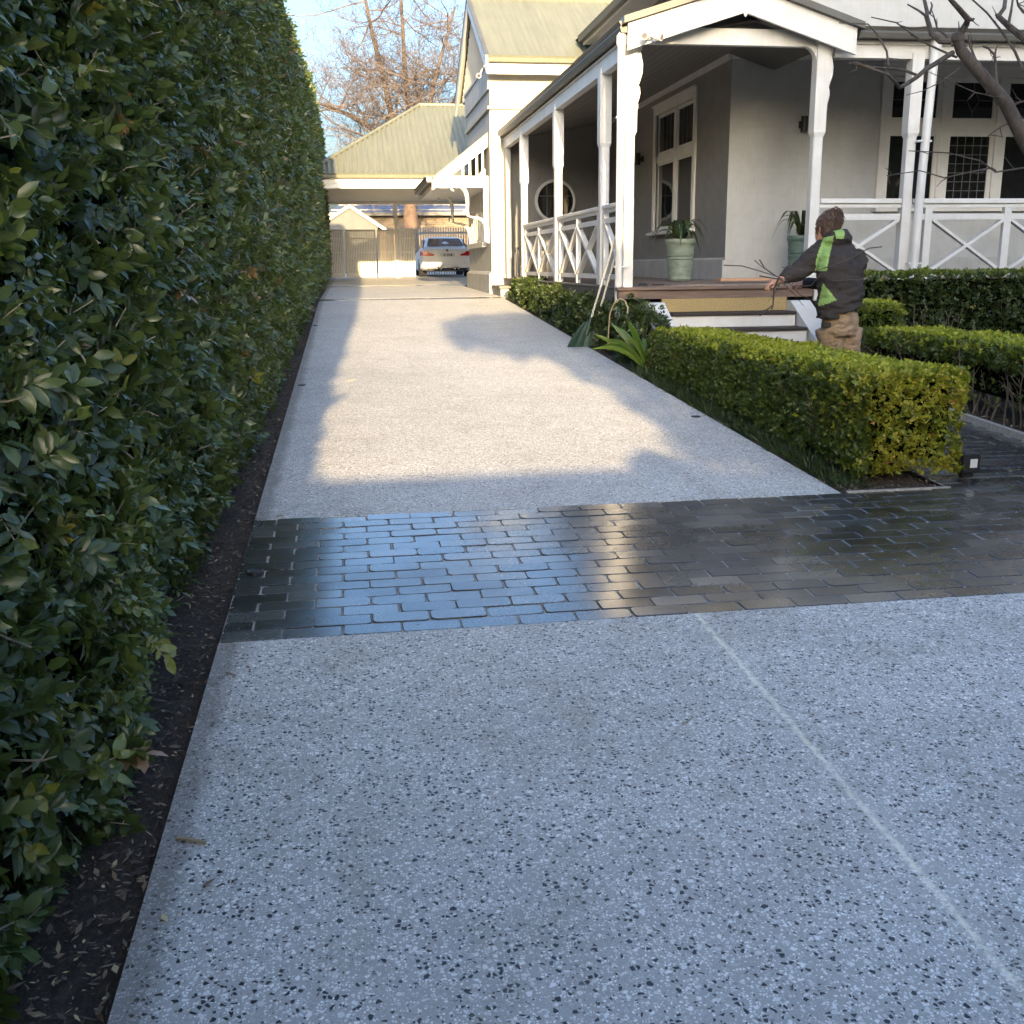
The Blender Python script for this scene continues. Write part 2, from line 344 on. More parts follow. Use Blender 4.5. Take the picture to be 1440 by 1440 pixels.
for k, (x, y, half) in enumerate(spots):
    me = random.choice(BH if half else BM)
    loc = Vector((x+random.uniform(-.003,.003), y+random.uniform(-.0025,.0025), gz(y)+random.uniform(-.0028,.0022)))
    rot = Matrix.Rotation(slope+random.gauss(0,.005), 4, 'X') @ Matrix.Rotation(random.gauss(0,.005), 4, 'Y') @ Matrix.Rotation(random.gauss(0,.008)+(math.pi if random.random()<.5 else 0), 4, 'Z')
    if k < 300:
        o = bpy.data.objects.new('brick', me); C.objects.link(o); o.parent = band; o.matrix_local = Matrix.Translation(loc) @ rot; ORG[o] = Vector()
    else:
        rest.add([(Matrix.Translation(loc) @ rot) @ v.co for v in me.vertices], [tuple(p.vertices) for p in me.polygons])
tag(rest.build('farther_bricks', MT['paver'], band), kind='stuff')
for (ya, yb, xb) in ((18.86, 19.52, 2.95), (26.7, 27.6, 5.0)):
    mb = struct('brick_paving', sheet(MB(), XL, xb, ya, yb, -.008), MT['mortar'])
    far = MB(); y = ya+.052; row = 0
    while y < yb-.03:
        x = XL+.113-(row % 2)*.117
        while x < xb-.1:
            me = random.choice(BM); mt = Matrix.Translation((x, y, gz(y)+random.uniform(-.001,.001))) @ Matrix.Rotation(math.atan((gz(y+.1)-gz(y-.1))/.2), 4, 'X')
            far.add([mt @ v.co for v in me.vertices], [tuple(p.vertices) for p in me.polygons]); x += PIT_X
        y += PIT_Y; row += 1
    tag(far.build('far_bricks', MT['paver'], mb), kind='stuff')
# garden beds
def bed(name, x0, x1, y0, y1, dz, hump=.03, nx=8):
    m = MB(); ny = max(2, int((y1-y0)/.12)); vs = []; fs = []
    for j in range(ny+1):
        for i in range(nx+1):
            x = x0+(x1-x0)*i/nx; y = y0+(y1-y0)*j/ny
            e = min(i, nx-i, 1)
            vs.append((x, y, gz(y)+dz+e*(hump*noise.noise((x*5, y*5, 0))+hump*.7*noise.noise((x*15, y*15, 3)))))
    for j in range(ny):
        for i in range(nx): a = j*(nx+1)+i; fs.append((a, a+1, a+nx+2, a+nx+1))
    m.add(vs, fs); return struct(name, m, MT['mulch'])
bed('mulch_bed', -3.0, XL-.004, -3, 36, -.03, .035, 24); bed('mulch_bed', XR+.004, 3.42, 5.47, 20.8, -.02, .03, 8)
bed('mulch_bed', 3.42, 3.68, 5.78, 11.4, -.012, .02, 4); bed('mulch_bed', 4.71, 12, 5.5, 11.6, -.01, .04, 30)
tag(MB().bar((4.685, 5.55, gz(5.55)+.0), (4.685, 10.7, gz(10.7)+.0), .045, .09).build('garden_edging', MT['concrete']), 'pale concrete edging strip between the brick path and the twiggy hedge', 'edging')
tag(MB().bar((2.80, 5.458, gz(5.45)-.018), (3.45, 5.458, gz(5.45)-.018), .022, .05).build('garden_edging', MT['concrete']), 'thin concrete edging in front of the yellowing hedge end', 'edging')
# ---------------------------------------------------------------- foliage
def leaves(name, P, D, Nn, Ln, Wd, tint, mt, parent=None, detail=True, fold=.16, kind='stuff'):
    n_ = len(P); D = D/np.linalg.norm(D, axis=1, keepdims=True); Sd = np.cross(D, Nn); Sd /= np.linalg.norm(Sd, axis=1, keepdims=True)+1e-9; Nn = np.cross(Sd, D)
    o0 = np.array(ORG[parent]) if parent is not None else np.zeros(3); P = P-o0
    L = Ln[:, None]; W = Wd[:, None]
    if detail == 2:
        c1 = P+.30*L*D; c2 = P+.68*L*D-.04*L*Nn
        V = np.stack([P, c1-.46*W*Sd+fold*.8*W*Nn, c1, c1+.46*W*Sd+fold*.8*W*Nn, c2-.44*W*Sd+fold*.7*W*Nn, c2, c2+.44*W*Sd+fold*.7*W*Nn, P+L*D-.14*L*Nn], 1); k = 8
        F = np.array([[0,2,1],[0,3,2],[1,2,5],[1,5,4],[2,3,6],[2,6,5],[4,5,7],[5,6,7]])
    elif detail:
        V = np.stack([P, P+.42*L*D-.5*W*Sd+fold*W*Nn, P+.45*L*D, P+.42*L*D+.5*W*Sd+fold*W*Nn, P+L*D-.12*L*Nn], 1); k = 5
        F = np.array([[0,2,1],[0,3,2],[1,2,4],[2,3,4]])
    else:
        V = np.stack([P, P+.45*L*D-.5*W*Sd, P+L*D, P+.45*L*D+.5*W*Sd], 1); k = 4; F = np.array([[0,3,1],[1,3,2]])
    faces = (F[None]+(np.arange(n_)*k)[:, None, None]).reshape(-1, 3)
    me = bpy.data.meshes.new(name); me.vertices.add(n_*k); me.vertices.foreach_set('co', V.astype(np.float32).ravel())
    me.loops.add(len(faces)*3); me.loops.foreach_set('vertex_index', faces.astype(np.int32).ravel())
    me.polygons.add(len(faces)); me.polygons.foreach_set('loop_start', np.arange(0, len(faces)*3, 3, dtype=np.int32))
    at_ = me.attributes.new('tint', 'FLOAT', 'POINT'); at_.data.foreach_set('value', np.repeat(np.clip(tint, 0, 1), k).astype(np.float32))
    me.update(calc_edges=True); me.materials.append(mt)
    if detail == 2: me.polygons.foreach_set('use_smooth', np.ones(len(faces), dtype=bool))
    o = link(name, me, parent)
    if kind: o['kind'] = kind
    return o
def unit(a): return a/(np.linalg.norm(a, axis=1, keepdims=True)+1e-9)
def fbm(x, y, s, seed=0):
    return np.array([noise.noise((a*s, b*s, seed)) for a, b in zip(x, y)])
def sprigs(pos, out, per=8, gap=.02, up=.25, spread=.9, rnd=.8, nrm_up=.5):
    """leaf bases, directions and normals along short shoots that leave `pos` towards `out`"""
    n_ = len(pos); ax = unit(out*.75+np.array([0,0,up])+rng.normal(0, rnd, (n_,3)))
    nr = unit(out*.8+np.array([0,0,nrm_up])+rng.normal(0, .45, (n_,3))); sd = unit(np.cross(ax, nr)); nr = unit(np.cross(sd, ax))
    P = []; D = []; Q = []
    for k in range(per):
        s_ = 1 if k % 2 else -1
        P.append(pos+ax*(gap*(k//2)+rng.normal(0,.003,(n_,1))))
        last = 1 if k == per-1 else 0
        D.append(unit(ax*(.55+last)+sd*s_*spread*(1-last)+rng.normal(0,.22,(n_,3)))); Q.append(unit(nr+rng.normal(0,.28,(n_,3))))
    return np.concatenate(P), np.concatenate(D), np.concatenate(Q)
# tall clipped hedge along the left of the drive
HB = (-1.5, 0, 0)
hedge = empty('tall_hedge', (-1.5, 10, gz(10)), 'tall dense dark green clipped hedge running along the left of the driveway', 'hedge')
def hx(y): return np.interp(y, [-2, 2, 3, 5, 8, 12, 30, 36], [-.82, -.76, -.71, -.695, -.65, -.62, -.62, -.70])
def htop(y): return np.interp(y, [-3, 6, 13, 20, 27, 33, 35.3, 36], [2.7, 2.9, 3.15, 3.7, 4.15, 3.95, 3.6, 3.1])
HGZ = lambda y: np.where(y < 19, -1.6+.053*y, -.593+.0108*(y-19))
core = MB(); ys = np.linspace(-2.2, 35.7, 60)
rings = []
for y in ys:
    f_ = float(hx(y)); t = float(htop(y)); b = gz(y)
    rings.append([(-3.0,y,b-.05),(f_-.34,y,b-.05),(f_-.30,y,b+.35),(f_-.22,y,b+.6),(f_-.2,y,t-.3),(f_-.36,y,t-.14),(-3.0,y,t-.12)])
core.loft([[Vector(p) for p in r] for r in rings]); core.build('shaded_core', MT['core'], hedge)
def hedge_face(n_, y0, y1, depth):
    y = rng.uniform(y0, y1, n_); gzv = HGZ(y); t = htop(y); vis = np.minimum(t, .30*y+1.0)
    lo = gzv-.01+np.where(y < 3.2, .02, .08)*np.abs(fbm(y, y*0, 1.6, 9)); z = lo+(vis-lo)*rng.random(n_)
    bump = .06*fbm(y, z, .9, 1)+.045*fbm(y, z, 2.6, 4)+.04*fbm(y, z, 6.5, 7)
    hgt = (z-gzv); tuck = -np.where(y < 3.2, .04, .10)*np.clip(1-hgt/.5, 0, 1)**1.5
    topr = -.30*np.clip(1-(t-z)/.45, 0, 1)**2
    far = -.5*np.clip((y-34.6)/1.2, 0, 1)**2
    x = hx(y)+bump+tuck+topr+far-rng.exponential(depth, n_)
    return np.stack([x, y, z], 1)
def hedge_top(n_, y0, y1):
    y = rng.uniform(y0, y1, n_); x = hx(y)-.12-rng.random(n_)**1.6*1.6
    return np.stack([x, y, htop(y)+.03*fbm(y, x, 3, 2)-rng.exponential(.03, n_)-.10*np.clip(1-(hx(y)-x)/.3,0,1)], 1)
out = np.array([1., 0, 0])
def tint_for(n_, per, P, lo=.15, hi=.75):
    patch = .5+.5*fbm(P[:n_,1], P[:n_,2], .8, 5)
    t = lo+(hi-lo)*(.45*patch+.55*rng.random(n_)); odd = rng.random(n_)
    t = np.where(odd > .976, .93+.03*rng.random(n_), t); t = np.where(odd > .9925, 1., t)
    return np.clip(np.tile(t, per)+rng.normal(0, .07, n_*per)*(np.tile(t, per) < .9), 0, 1)
for nm, (n_, y0, y1, dep, ln, per, gap, det) in dict(a=(6800, 1.4, 5.2, .042, .038, 9, .015, 2), b=(9800, 5.2, 13, .04, .043, 8, .018, True), c=(14500, 13, 36, .04, .062, 7, .026, False), d=(900, -2.1, 1.4, .05, .08, 8, .03, False)).items():
    pos = hedge_face(n_, y0, y1, dep); P, D, Q = sprigs(pos, np.tile(out, (n_,1)), per, gap)
    N_ = len(P); L = ln*rng.lognormal(0, .25, N_)*np.tile(rng.lognormal(-.03, .38, n_), per); L = np.minimum(L, 1.75*ln); leaves('foliage', P, D, Q, L, L*rng.uniform(.34, .54, N_), tint_for(n_, per, pos), MT['leafA'], hedge, det)
n_ = 5200; pos = hedge_top(n_, -2, 35.6); P, D, Q = sprigs(pos, np.tile(np.array([.25,0,1.]), (n_,1)), 7, .026); L = .062*rng.lognormal(0, .25, len(P)); leaves('top_foliage', P, D, Q, L, L*.5, tint_for(n_, 7, pos, .3, .92), MT['leafA'], hedge, False)
n_ = 700; pos = np.stack([rng.uniform(-2.4, -.75, n_), 35.6+rng.normal(0,.08,n_), rng.uniform(-.4, 3.3, n_)], 1); P, D, Q = sprigs(pos, np.tile(np.array([0,1.,0]), (n_,1)), 7, .03); leaves('end_foliage', P, D, Q, np.full(len(P), .08), np.full(len(P), .042), tint_for(n_, 7, pos), MT['leafA'], hedge, False)
# the leaves nearest the camera are picked out one by one
def leafmesh(seed):
    r = random.Random(seed); m = MB(); rows = []
    for t, wd in ((0,.04),(.12,.26),(.3,.46),(.5,.5),(.7,.40),(.87,.2),(1,.015)):
        w_ = wd*r.uniform(.92,1.06); z = -.22*t*t+.04*math.sin(t*9+seed); e = .10*wd*2
        rows.append([(t,-w_*.52,z+e+r.uniform(-.02,.02)),(t,0,z),(t,w_*.52,z+e+r.uniform(-.02,.02))])
    for a, b in zip(rows, rows[1:]):
        m.add(a+b, [(0,1,4,3),(1,2,5,4)])
    me = bpy.data.meshes.new('leaf'); me.from_pydata([tuple(v) for v in m.v], [], m.f)
    a_ = me.attributes.new('tint', 'FLOAT', 'POINT'); tv = [.28,.42,.5,.62,.7,.8,.945,.36][seed % 8]; a_.data.foreach_set('value', [tv]*len(m.v))
    me.polygons.foreach_set('use_smooth', [True]*len(me.polygons)); me.materials.append(MT['leafA']); return me
LM = [leafmesh(k) for k in range(8)]
pos = hedge_face(60, 2.15, 3.7, .004); pos[:,0] += .035; pos = pos[np.argsort(pos[:,1])][:36]
P, D, Q = sprigs(pos, np.tile(np.array([1.,-.3,0]), (len(pos),1)), 8, .024, .1, .9, .55)
nsp = len(pos); lean = [random.choice(LM[:6]) if random.random() > .1 else LM[6] for _ in range(nsp)]
stalk = MB()
for i in range(nsp):
    a = P[i]; b = P[i+nsp*7]; stalk.tube([a-.6*(b-a), a, b], .0016, 4)
tag(stalk.build('shoot_stalks', MT['twigtan'], hedge), kind='stuff')
for i in range(min(286, len(P))):
    d = Vector(D[i]).normalized(); s_ = d.cross(Vector(Q[i])).normalized(); u_ = s_.cross(d); l_ = .044*random.lognormvariate(0, .25)
    mx = Matrix((d, -s_, u_)).transposed().to_4x4() @ Matrix.Scale(l_, 4)
    o = bpy.data.objects.new('leaf', lean[i % nsp] if random.random() > .3 else random.choice(LM[:6])); C.objects.link(o); o.parent = hedge
    o.matrix_local = Matrix.Translation(Vector(P[i])-ORG[hedge]) @ mx
# two yellow-green compound shoots low on the near hedge
fr = MB()
for bx, by, tx, ty in ((-25,1155,62,1112), (-25,1170,45,1190)):
    a, b = at(bx, by, 2.16), at(tx, ty, 2.10)
    fr.tube([a, a.lerp(b,.5)+Vector((0,0,.008)), b], .0015, 4)
    for k in range(7):
        t = .2+.8*k/6; p_ = a.lerp(b, t); s2 = 1 if k % 2 else -1; d = ((b-a).normalized()*(.5 if k < 6 else 1)+Vector((0,-.15,-.75*s2 if k < 6 else 0))).normalized(); q_ = Vector((.5,-.8,.35)); s_ = d.cross(q_).normalized(); u_ = s_.cross(d)
        o = bpy.data.objects.new('leaf', LM[6]); C.objects.link(o); o.parent = hedge; o.matrix_local = Matrix.Translation(p_-ORG[hedge]) @ Matrix((d, -s_, u_)).transposed().to_4x4() @ Matrix.Scale(.046, 4)
tag(fr.build('frond_stalks', MT['twigtan'], hedge), kind='stuff')
# pale cut twigs poking out of the face
tw = MB(); pos = hedge_face(1100, 1.8, 13, .014)
for p in pos:
    d = Vector((random.uniform(.1,.8), random.uniform(-.5,.7), random.uniform(-.2,1))).normalized(); l_ = random.uniform(.025,.10); p = Vector(p)
    mid = p+d*l_*.5+Vector((0,random.uniform(-.012,.012),random.uniform(-.012,.012))); tw.tube([p-d*.04, mid, p+d*l_], [.003,.0026,.002], 4)
tag(tw.build('cut_twigs', MT['twigtan'], hedge), kind='stuff')
# clipped box hedges
def box_hedge(name, label, x0, x1, y0, y1, ztop, mt, n_side, n_top, ln=.022, per=6, lo=.05, parts=(), dens_low=1., flare=.0, group='clipped box hedges'):
    root = empty(name, ((x0+x1)/2, y0, gz(y0)), label, 'hedge', group)
    ins = .09; m = MB(); ysz = np.linspace(y0+ins, y1-ins, 6)
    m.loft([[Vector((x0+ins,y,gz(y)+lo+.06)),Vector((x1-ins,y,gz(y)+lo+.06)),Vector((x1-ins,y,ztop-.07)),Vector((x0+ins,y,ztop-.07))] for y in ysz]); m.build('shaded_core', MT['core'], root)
    def put(pos, outv, tl, th, mt_, nm):
        n_ = len(pos); P, D, Q = sprigs(pos, outv, per, ln*.42, .45, .8, .6); N_ = len(P)
        L = ln*rng.lognormal(0, .28, N_); pat = .5+.5*fbm(pos[:,0]+pos[:,1], pos[:,2]*1.3+pos[:,1], 4, 3)
        t = tl+(th-tl)*(.55*pat+.45*rng.random(n_)); t = np.where(rng.random(n_) > .994, 1., t)
        leaves(nm, P, D, Q, L, L*rng.uniform(.5,.68,N_), np.clip(np.tile(t, per)+rng.normal(0,.06,N_),0,1), mt_, root, True)
    per_y = (y1-y0)/((y1-y0)+(x1-x0)); side = []; so = []
    def zr(y, n_): 
        u = rng.random(n_); u = np.where(rng.random(n_) < dens_low, u, .62+.38*u)
        b = HGZ(y)+lo+.05*fbm(y, y, 5, 8); return b+(ztop-b)*u
    def wob(y, z): return .045*fbm(y, z, 2.2, 6)+.03*fbm(y, z, 6, 2)
    n1 = int(n_side*per_y); y = rng.uniform(y0, y1, n1); z = zr(y, n1); fl = flare*np.clip((ztop-z)/(ztop-HGZ(y)), 0, 1)
    top_r = .06*np.clip(1-(ztop-z)/.08, 0, 1)
    left = np.stack([x0+top_r-fl-wob(y, z)+rng.exponential(.022, n1), y, z], 1); put(left, np.tile([-1.,0,0], (n1,1)), .05, .62, mt[0], 'side_foliage')
    if mt[2] is MT['leafY']:
        ny = 420; y = y0+np.abs(rng.normal(0, .28, ny)); z = zr(y, ny); put(np.stack([x0-flare*.5-wob(y, z)-.01+rng.exponential(.02, ny), y, z], 1), np.tile([-1.,0,0], (ny,1)), .0, .7, mt[2], 'yellowing_foliage')
        x = rng.uniform(x0, x1, ny); y = y0+np.abs(rng.normal(0, .25, ny)); put(np.stack([x, y, ztop-.01+rng.normal(0,.015,ny)], 1), np.tile([0,-.2,1.], (ny,1)), .1, .85, mt[2], 'yellowing_foliage')
    n2 = n1//4; y = rng.uniform(y0, y1, n2); z = zr(y, n2); right = np.stack([x1+wob(y, z)-rng.exponential(.022, n2), y, z], 1); put(right, np.tile([1.,0,0], (n2,1)), .05, .6, mt[0], 'side_foliage')
    n3 = int(n_side*(1-per_y)); x = rng.uniform(x0, x1, n3); yy = np.full(n3, y0); z = zr(yy, n3); corner = .10*np.clip(1-np.minimum(x-x0, x1-x)/.10, 0, 1)**2
    put(np.stack([x, y0+corner-1.7*wob(x*1.3, z*1.3)+rng.exponential(.022, n3), z], 1), np.tile([0,-1.,0], (n3,1)), .1, .95, mt[2], 'end_foliage')
    n4 = 200; x = rng.uniform(x0, x1, n4); yy = np.full(n4, y1); z = zr(yy, n4); put(np.stack([x, y1+wob(x, z), z], 1), np.tile([0,1.,0], (n4,1)), .1, .6, mt[0], 'end_foliage')
    x = rng.uniform(x0, x1, n_top); y = rng.uniform(y0, y1, n_top); e = np.minimum(np.minimum(x-x0, x1-x), np.minimum(y-y0, y1-y)); z = ztop+.028*fbm(x, y, 2.3, 1)+.016*fbm(x, y, 8, 1)-.07*np.clip(1-e/.08,0,1)**2-rng.exponential(.012, n_top)
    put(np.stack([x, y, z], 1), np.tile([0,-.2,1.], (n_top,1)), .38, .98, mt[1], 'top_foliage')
    return root
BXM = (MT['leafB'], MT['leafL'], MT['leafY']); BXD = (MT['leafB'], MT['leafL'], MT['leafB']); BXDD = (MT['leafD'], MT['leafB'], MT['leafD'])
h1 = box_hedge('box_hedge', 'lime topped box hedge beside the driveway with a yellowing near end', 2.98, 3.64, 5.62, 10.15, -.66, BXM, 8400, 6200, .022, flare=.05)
h2 = box_hedge('box_hedge', 'low box hedge with bare twiggy stems below, right of the brick path', 4.82, 5.55, 4.9, 9.3, -.64, BXD, 4300, 4500, .022, lo=.12, dens_low=.12)
h3 = box_hedge('box_hedge', 'taller dark box hedge in front of the front veranda railing', 5.35, 10.2, 10.35, 11.05, -.14, BXDD, 5600, 2600, .026, flare=.0)
h4 = box_hedge('box_hedge', 'small bright green clipped bush behind the man beside the steps', 4.85, 5.4, 9.55, 10.2, -.42, BXD, 1500, 700, .024)
# grey stems under the leggy hedge, and at the foot of the others
def stems(root, x0, x1, y0, y1, ztop, n_, r0=.008):
    m = MB()
    for k in range(n_):
        p = Vector((random.uniform(x0, x1), random.uniform(y0, y1), 0)); p.z = gz(p.y)-.02; q = p.copy(); pts = [p.copy()]; rr = [r0*random.uniform(.8,1.8)]
        h_ = (ztop-p.z)
        for j in range(5):
            q = q+Vector((random.gauss(0,.028), random.gauss(0,.035), h_/5)); pts.append(q.copy()); rr.append(rr[0]*(1-.14*(j+1)))
        m.tube(pts, rr, 5)
        for j in range(5):
            b = pts[random.randint(1,4)]; d = Vector((random.uniform(-1,.4), random.uniform(-.9,.9), random.uniform(.5,1.5))).normalized(); l_ = random.uniform(.08,.22)
            m.tube([b, b+d*l_*.5+Vector((0,random.gauss(0,.015),0)), b+d*l_], [r0*.5, r0*.4, r0*.22], 4)
    return tag(m.build('stems', MT['twigst'], root), kind='stuff')
MT['twigst'] = painted('grey_brown_stems', (.15, .125, .105), .85, .4, 30)
stems(h2, 4.84, 5.1, 4.9, 9.25, -.70, 130); stems(h1, 3.0, 3.2, 5.8, 10.0, -.8, 70, .005); stems(h3, 5.5, 9.5, 10.38, 10.6, -.5, 60, .006)
# dark low shrubs in the bed along the veranda
def shrub(name, label, cx, cy, rx, ry, h, n_, mt, ln=.04, group=None, cat='shrub', zb=None):
    zb = gz(cy)-.02 if zb is None else zb
    root = empty(name, (cx, cy, zb), label, cat, group)
    a = rng.uniform(0, 2*math.pi, n_); u = rng.random(n_); ph = np.arccos(1-u*1.0); sh = .92+.16*fbm(np.cos(a)*2+cx*3, ph*2+cy, 1.6, 2)-rng.exponential(.06, n_)
    o_ = np.stack([np.cos(a)*np.sin(ph), np.sin(a)*np.sin(ph), np.cos(ph)], 1)
    pw = np.sign(o_)*np.abs(o_)**.7
    pos = np.array([cx, cy, zb])+pw*sh[:,None]*np.array([rx, ry, h])
    P, D, Q = sprigs(pos, o_, 6, ln*.42, .3, .85, .6); N_ = len(P); L = ln*rng.lognormal(0,.25,N_)
    leaves('foliage', P, D, Q, L, L*.5, np.clip(np.tile(.15+.6*rng.random(n_), 6)+rng.normal(0,.08,N_),0,1), mt, root, True)
    m = MB()
    for k in range(7):
        p = Vector((cx+random.uniform(-.3,.3)*rx, cy+random.uniform(-.3,.3)*ry, zb-.02)); m.tube([p, p+Vector((random.uniform(-.2,.2)*rx, random.uniform(-.2,.2)*ry, h*.75))], [.008,.004], 5)
    m.build('stems', MT['twigst'], root)
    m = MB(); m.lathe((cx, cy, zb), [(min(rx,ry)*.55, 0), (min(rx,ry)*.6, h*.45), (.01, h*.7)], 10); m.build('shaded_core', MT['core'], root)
    return root
ysb = [10.95, 11.55, 12.3, 13.15, 14.1, 15.1, 16.1, 17.2, 18.3]
wh = ['beside the left step cheek', 'under the corner post of the veranda', 'behind the green leaf rake heads', 'below the second veranda post', 'below the near half of the middle railing bay', 'below the far half of the middle railing bay', 'below the third veranda post', 'below the far railing bay', 'nearest the two lanterns']
for k, y in enumerate(ysb):
    shrub('veranda_shrub', 'dark green leafy shrub '+wh[k], 3.06 if k > 1 else 3.12, y, .26, .62, .60-.028*max(0,k-1)+.04*(k%2), 720, MT['leafD'], .042, 'dark shrubs along the veranda')
# mondo grass along the right edge of the drive
n_ = 6500; y = rng.uniform(5.55, 10.9, n_); y = y[fbm(y, y*0, 1.1, 3)+rng.normal(0,.25,len(y)) > -.22]; n_ = len(y)
pos = np.stack([2.80+.20*rng.random(n_)**1.2, y, HGZ(y)-.02], 1); D = unit(np.stack([rng.normal(-.25,.6,n_), rng.normal(0,.6,n_), np.abs(rng.normal(.75,.3,n_))],1)); L = rng.uniform(.06,.13,n_)
leaves('mondo_grass', pos, D, unit(rng.normal(0,1,(n_,3))), L, np.full(n_, .006), rng.random(n_), MT['grass'], None, True, 0.); tag(C.objects[-1] if False else bpy.data.objects['mondo_grass'], 'dark mondo grass along the right edge of the driveway', 'grass', kind='stuff')
# mulch chips and fallen leaves
def litter(name, label, n_, xs, y0, y1, ln, dz, tl, th, flat=.25):
    y = y0+(y1-y0)*rng.random(n_)**1.6; x = rng.uniform(*xs, n_); pos = np.stack([x, y, HGZ(y)+dz+.01*rng.random(n_)], 1)
    D = unit(np.stack([rng.normal(0,1,n_), rng.normal(0,1,n_), rng.normal(0,flat,n_)],1)); L = ln*rng.lognormal(0,.4,n_)
    o = leaves(name, pos, D, unit(np.stack([rng.normal(0,flat,n_), rng.normal(0,flat,n_), np.ones(n_)],1)), L, L*rng.uniform(.15,.5,n_), rng.uniform(tl, th, n_), MT['chip'], None, False, .25)
    return tag(o, label, 'litter', kind='stuff')
litter('bark_chips', 'bark chips covering the bed under the tall hedge', 15000, (-1.25, XL-.01), 1.0, 30, .022, -.022, .05, .8)
litter('fallen_leaves', 'dry tan leaves fallen along the driveway edge under the hedge', 1500, (-.78, XL-.02), 1.6, 24, .017, -.016, .55, .97)
litter('bark_chips', 'bark chips in the beds right of the driveway', 4500, (2.78, 3.66), 5.5, 12, .022, -.01, .1, .85)
litter('bark_chips', 'brown leaf litter under the leggy hedge by the path', 3500, (4.72, 5.6), 5.0, 10, .026, .01, .2, .95)

litter('blown_leaves', 'small dry leaves blown onto the hedge side of the slabs', 150, (XL, XL+.22), 1.6, 20, .014, .003, .6, 1, .12)
litter('blown_leaves', 'sparse leaf crumbs scattered over the slabs and bricks', 90, (XL, 2.7), 1.7, 16, .011, .003, .3, .95, .12)
# ---------------------------------------------------------------- the house
house = empty('house', (5.15, 14, gz(14)), 'pale grey painted brick cottage with white timber veranda and khaki roofed wing', 'house')
def part(m, name, mt, parent=house, smooth=False): return m.build(name, mt, parent, smooth)
def veneer(name, org, u, v, w_, h_, mt, holes=(), course=.086, bl=.24, proud=.0009, jt=.004, parent=house):
    """painted brick skin: every brick its own raised face, one mesh"""
    m = MB(); org = Vector(org); u = Vector(u).normalized(); v = Vector(v).normalized(); nr = u.cross(v); rows = int(h_/course)+1; r = random.Random(5)
    for j in range(rows):
        b0 = j*course+jt/2; b1 = min((j+1)*course-jt/2, h_)
        if b1-b0 < .02: continue
        a = -(j % 2)*bl/2
        while a < w_:
            a0 = max(a+jt/2, 0); a1 = min(a+bl-jt/2, w_); a += bl
            if a1-a0 < .02: continue
            cuts = [(a0, a1)]
            for hx0, hx1, hz0, hz1 in holes:
                if b1 > hz0 and b0 < hz1: cuts = [c_ for l0, l1 in cuts for c_ in ((l0, min(l1, hx0)), (max(l0, hx1), l1)) if c_[1]-c_[0] > .012]
            for a0, a1 in cuts:
              p = proud*r.uniform(.55, 1.25); e = .004
              q = [(a0,b0,0),(a1,b0,0),(a1,b1,0),(a0,b1,0),(a0+e,b0+e,p),(a1-e,b0+e,p),(a1-e,b1-e,p),(a0+e,b1-e,p)]
              m.add([org+u*x+v*y+nr*z for x, y, z in q], [(4,5,6,7),(0,1,5,4),(1,2,6,5),(2,3,7,6),(3,0,4,7)])
    return tag(part(m, name, mt, parent), kind='stuff')
XW, YW = 5.15, 14.0                       # the corner of the main walls
# window openings: side wall (along Y) and front wall (along X)
SWY0, SWY1, SWZ0, SWZ1 = 15.46, 17.42, .52, 2.36
FWX0, FWX1, FWZ0, FWZ1 = 7.42, 9.95, .76, 2.44
zt = 3.0
w_ = MB()                                   # solid walls behind the brick skin, with openings left free
def wallrun_y(m, x0, x1, y0, y1, z0, z1, op=None):
    if not op: return m.box(x0, x1, y0, y1, z0, z1)
    a, b, c, d = op; m.box(x0,x1,y0,a,z0,z1); m.box(x0,x1,b,y1,z0,z1); m.box(x0,x1,a,b,z0,c); return m.box(x0,x1,a,b,d,z1)
part(wallrun_y(MB(), XW, XW+.25, YW+.001, 20.99, -1.1, 4.2, (SWY0, SWY1, SWZ0, SWZ1)), 'side_wall', MT['shadebrick'])
a, b, c, d = FWX0, FWX1, FWZ0, FWZ1
w_.box(XW+.251, a, YW, YW+.25, -1.1, 6.2); w_.box(XW, XW+.251, YW-.001, YW+.0, -1.1, 6.2); w_.box(XW+.001, XW+.25, YW, YW+.25, 4.201, 6.2); w_.box(b, 13, YW, YW+.25, -1.1, 6.2); w_.box(a, b, YW, YW+.25, -1.1, c); w_.box(a, b, YW, YW+.25, d, 6.2)
part(w_, 'wall', [MT['pbrick']])
veneer('side_wall_bricks', (XW-.0, 20.99, -.05), (0,-1,0), (0,0,1), 20.99-YW, 2.75, MT['shadebrick'], [(20.99-SWY1-.12, 20.99-SWY0+.12, SWZ0-.05, SWZ1+.14)])
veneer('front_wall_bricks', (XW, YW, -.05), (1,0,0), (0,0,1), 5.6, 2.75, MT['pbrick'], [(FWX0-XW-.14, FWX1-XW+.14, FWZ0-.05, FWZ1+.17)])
veneer('gable_wall_bricks', (XW, YW, 2.98), (1,0,0), (0,0,1), 5.6, 1.7, MT['pbrick'])
p_ = MB().box(XW-.05, XW, YW-.05, 18.9, -.26, .03); p_.box(XW, 12, YW-.05, YW, -.26, .03)
p_.prism([(XW-.05,YW-.05,.03),(XW,YW-.0,.06),(XW,18.9,.06),(XW-.05,18.9,.03)], (0,0,.001)); part(p_, 'plinth', MT['grey'])
# rooms behind the glass
part(MB().box(XW+.26, XW+1.6, 15.0, 18.0, .2, 2.7), 'dark_room', MT['dark']); part(MB().box(7.2, 10.2, YW+.27, YW+1.8, .4, 2.7), 'dark_room', MT['dark'])
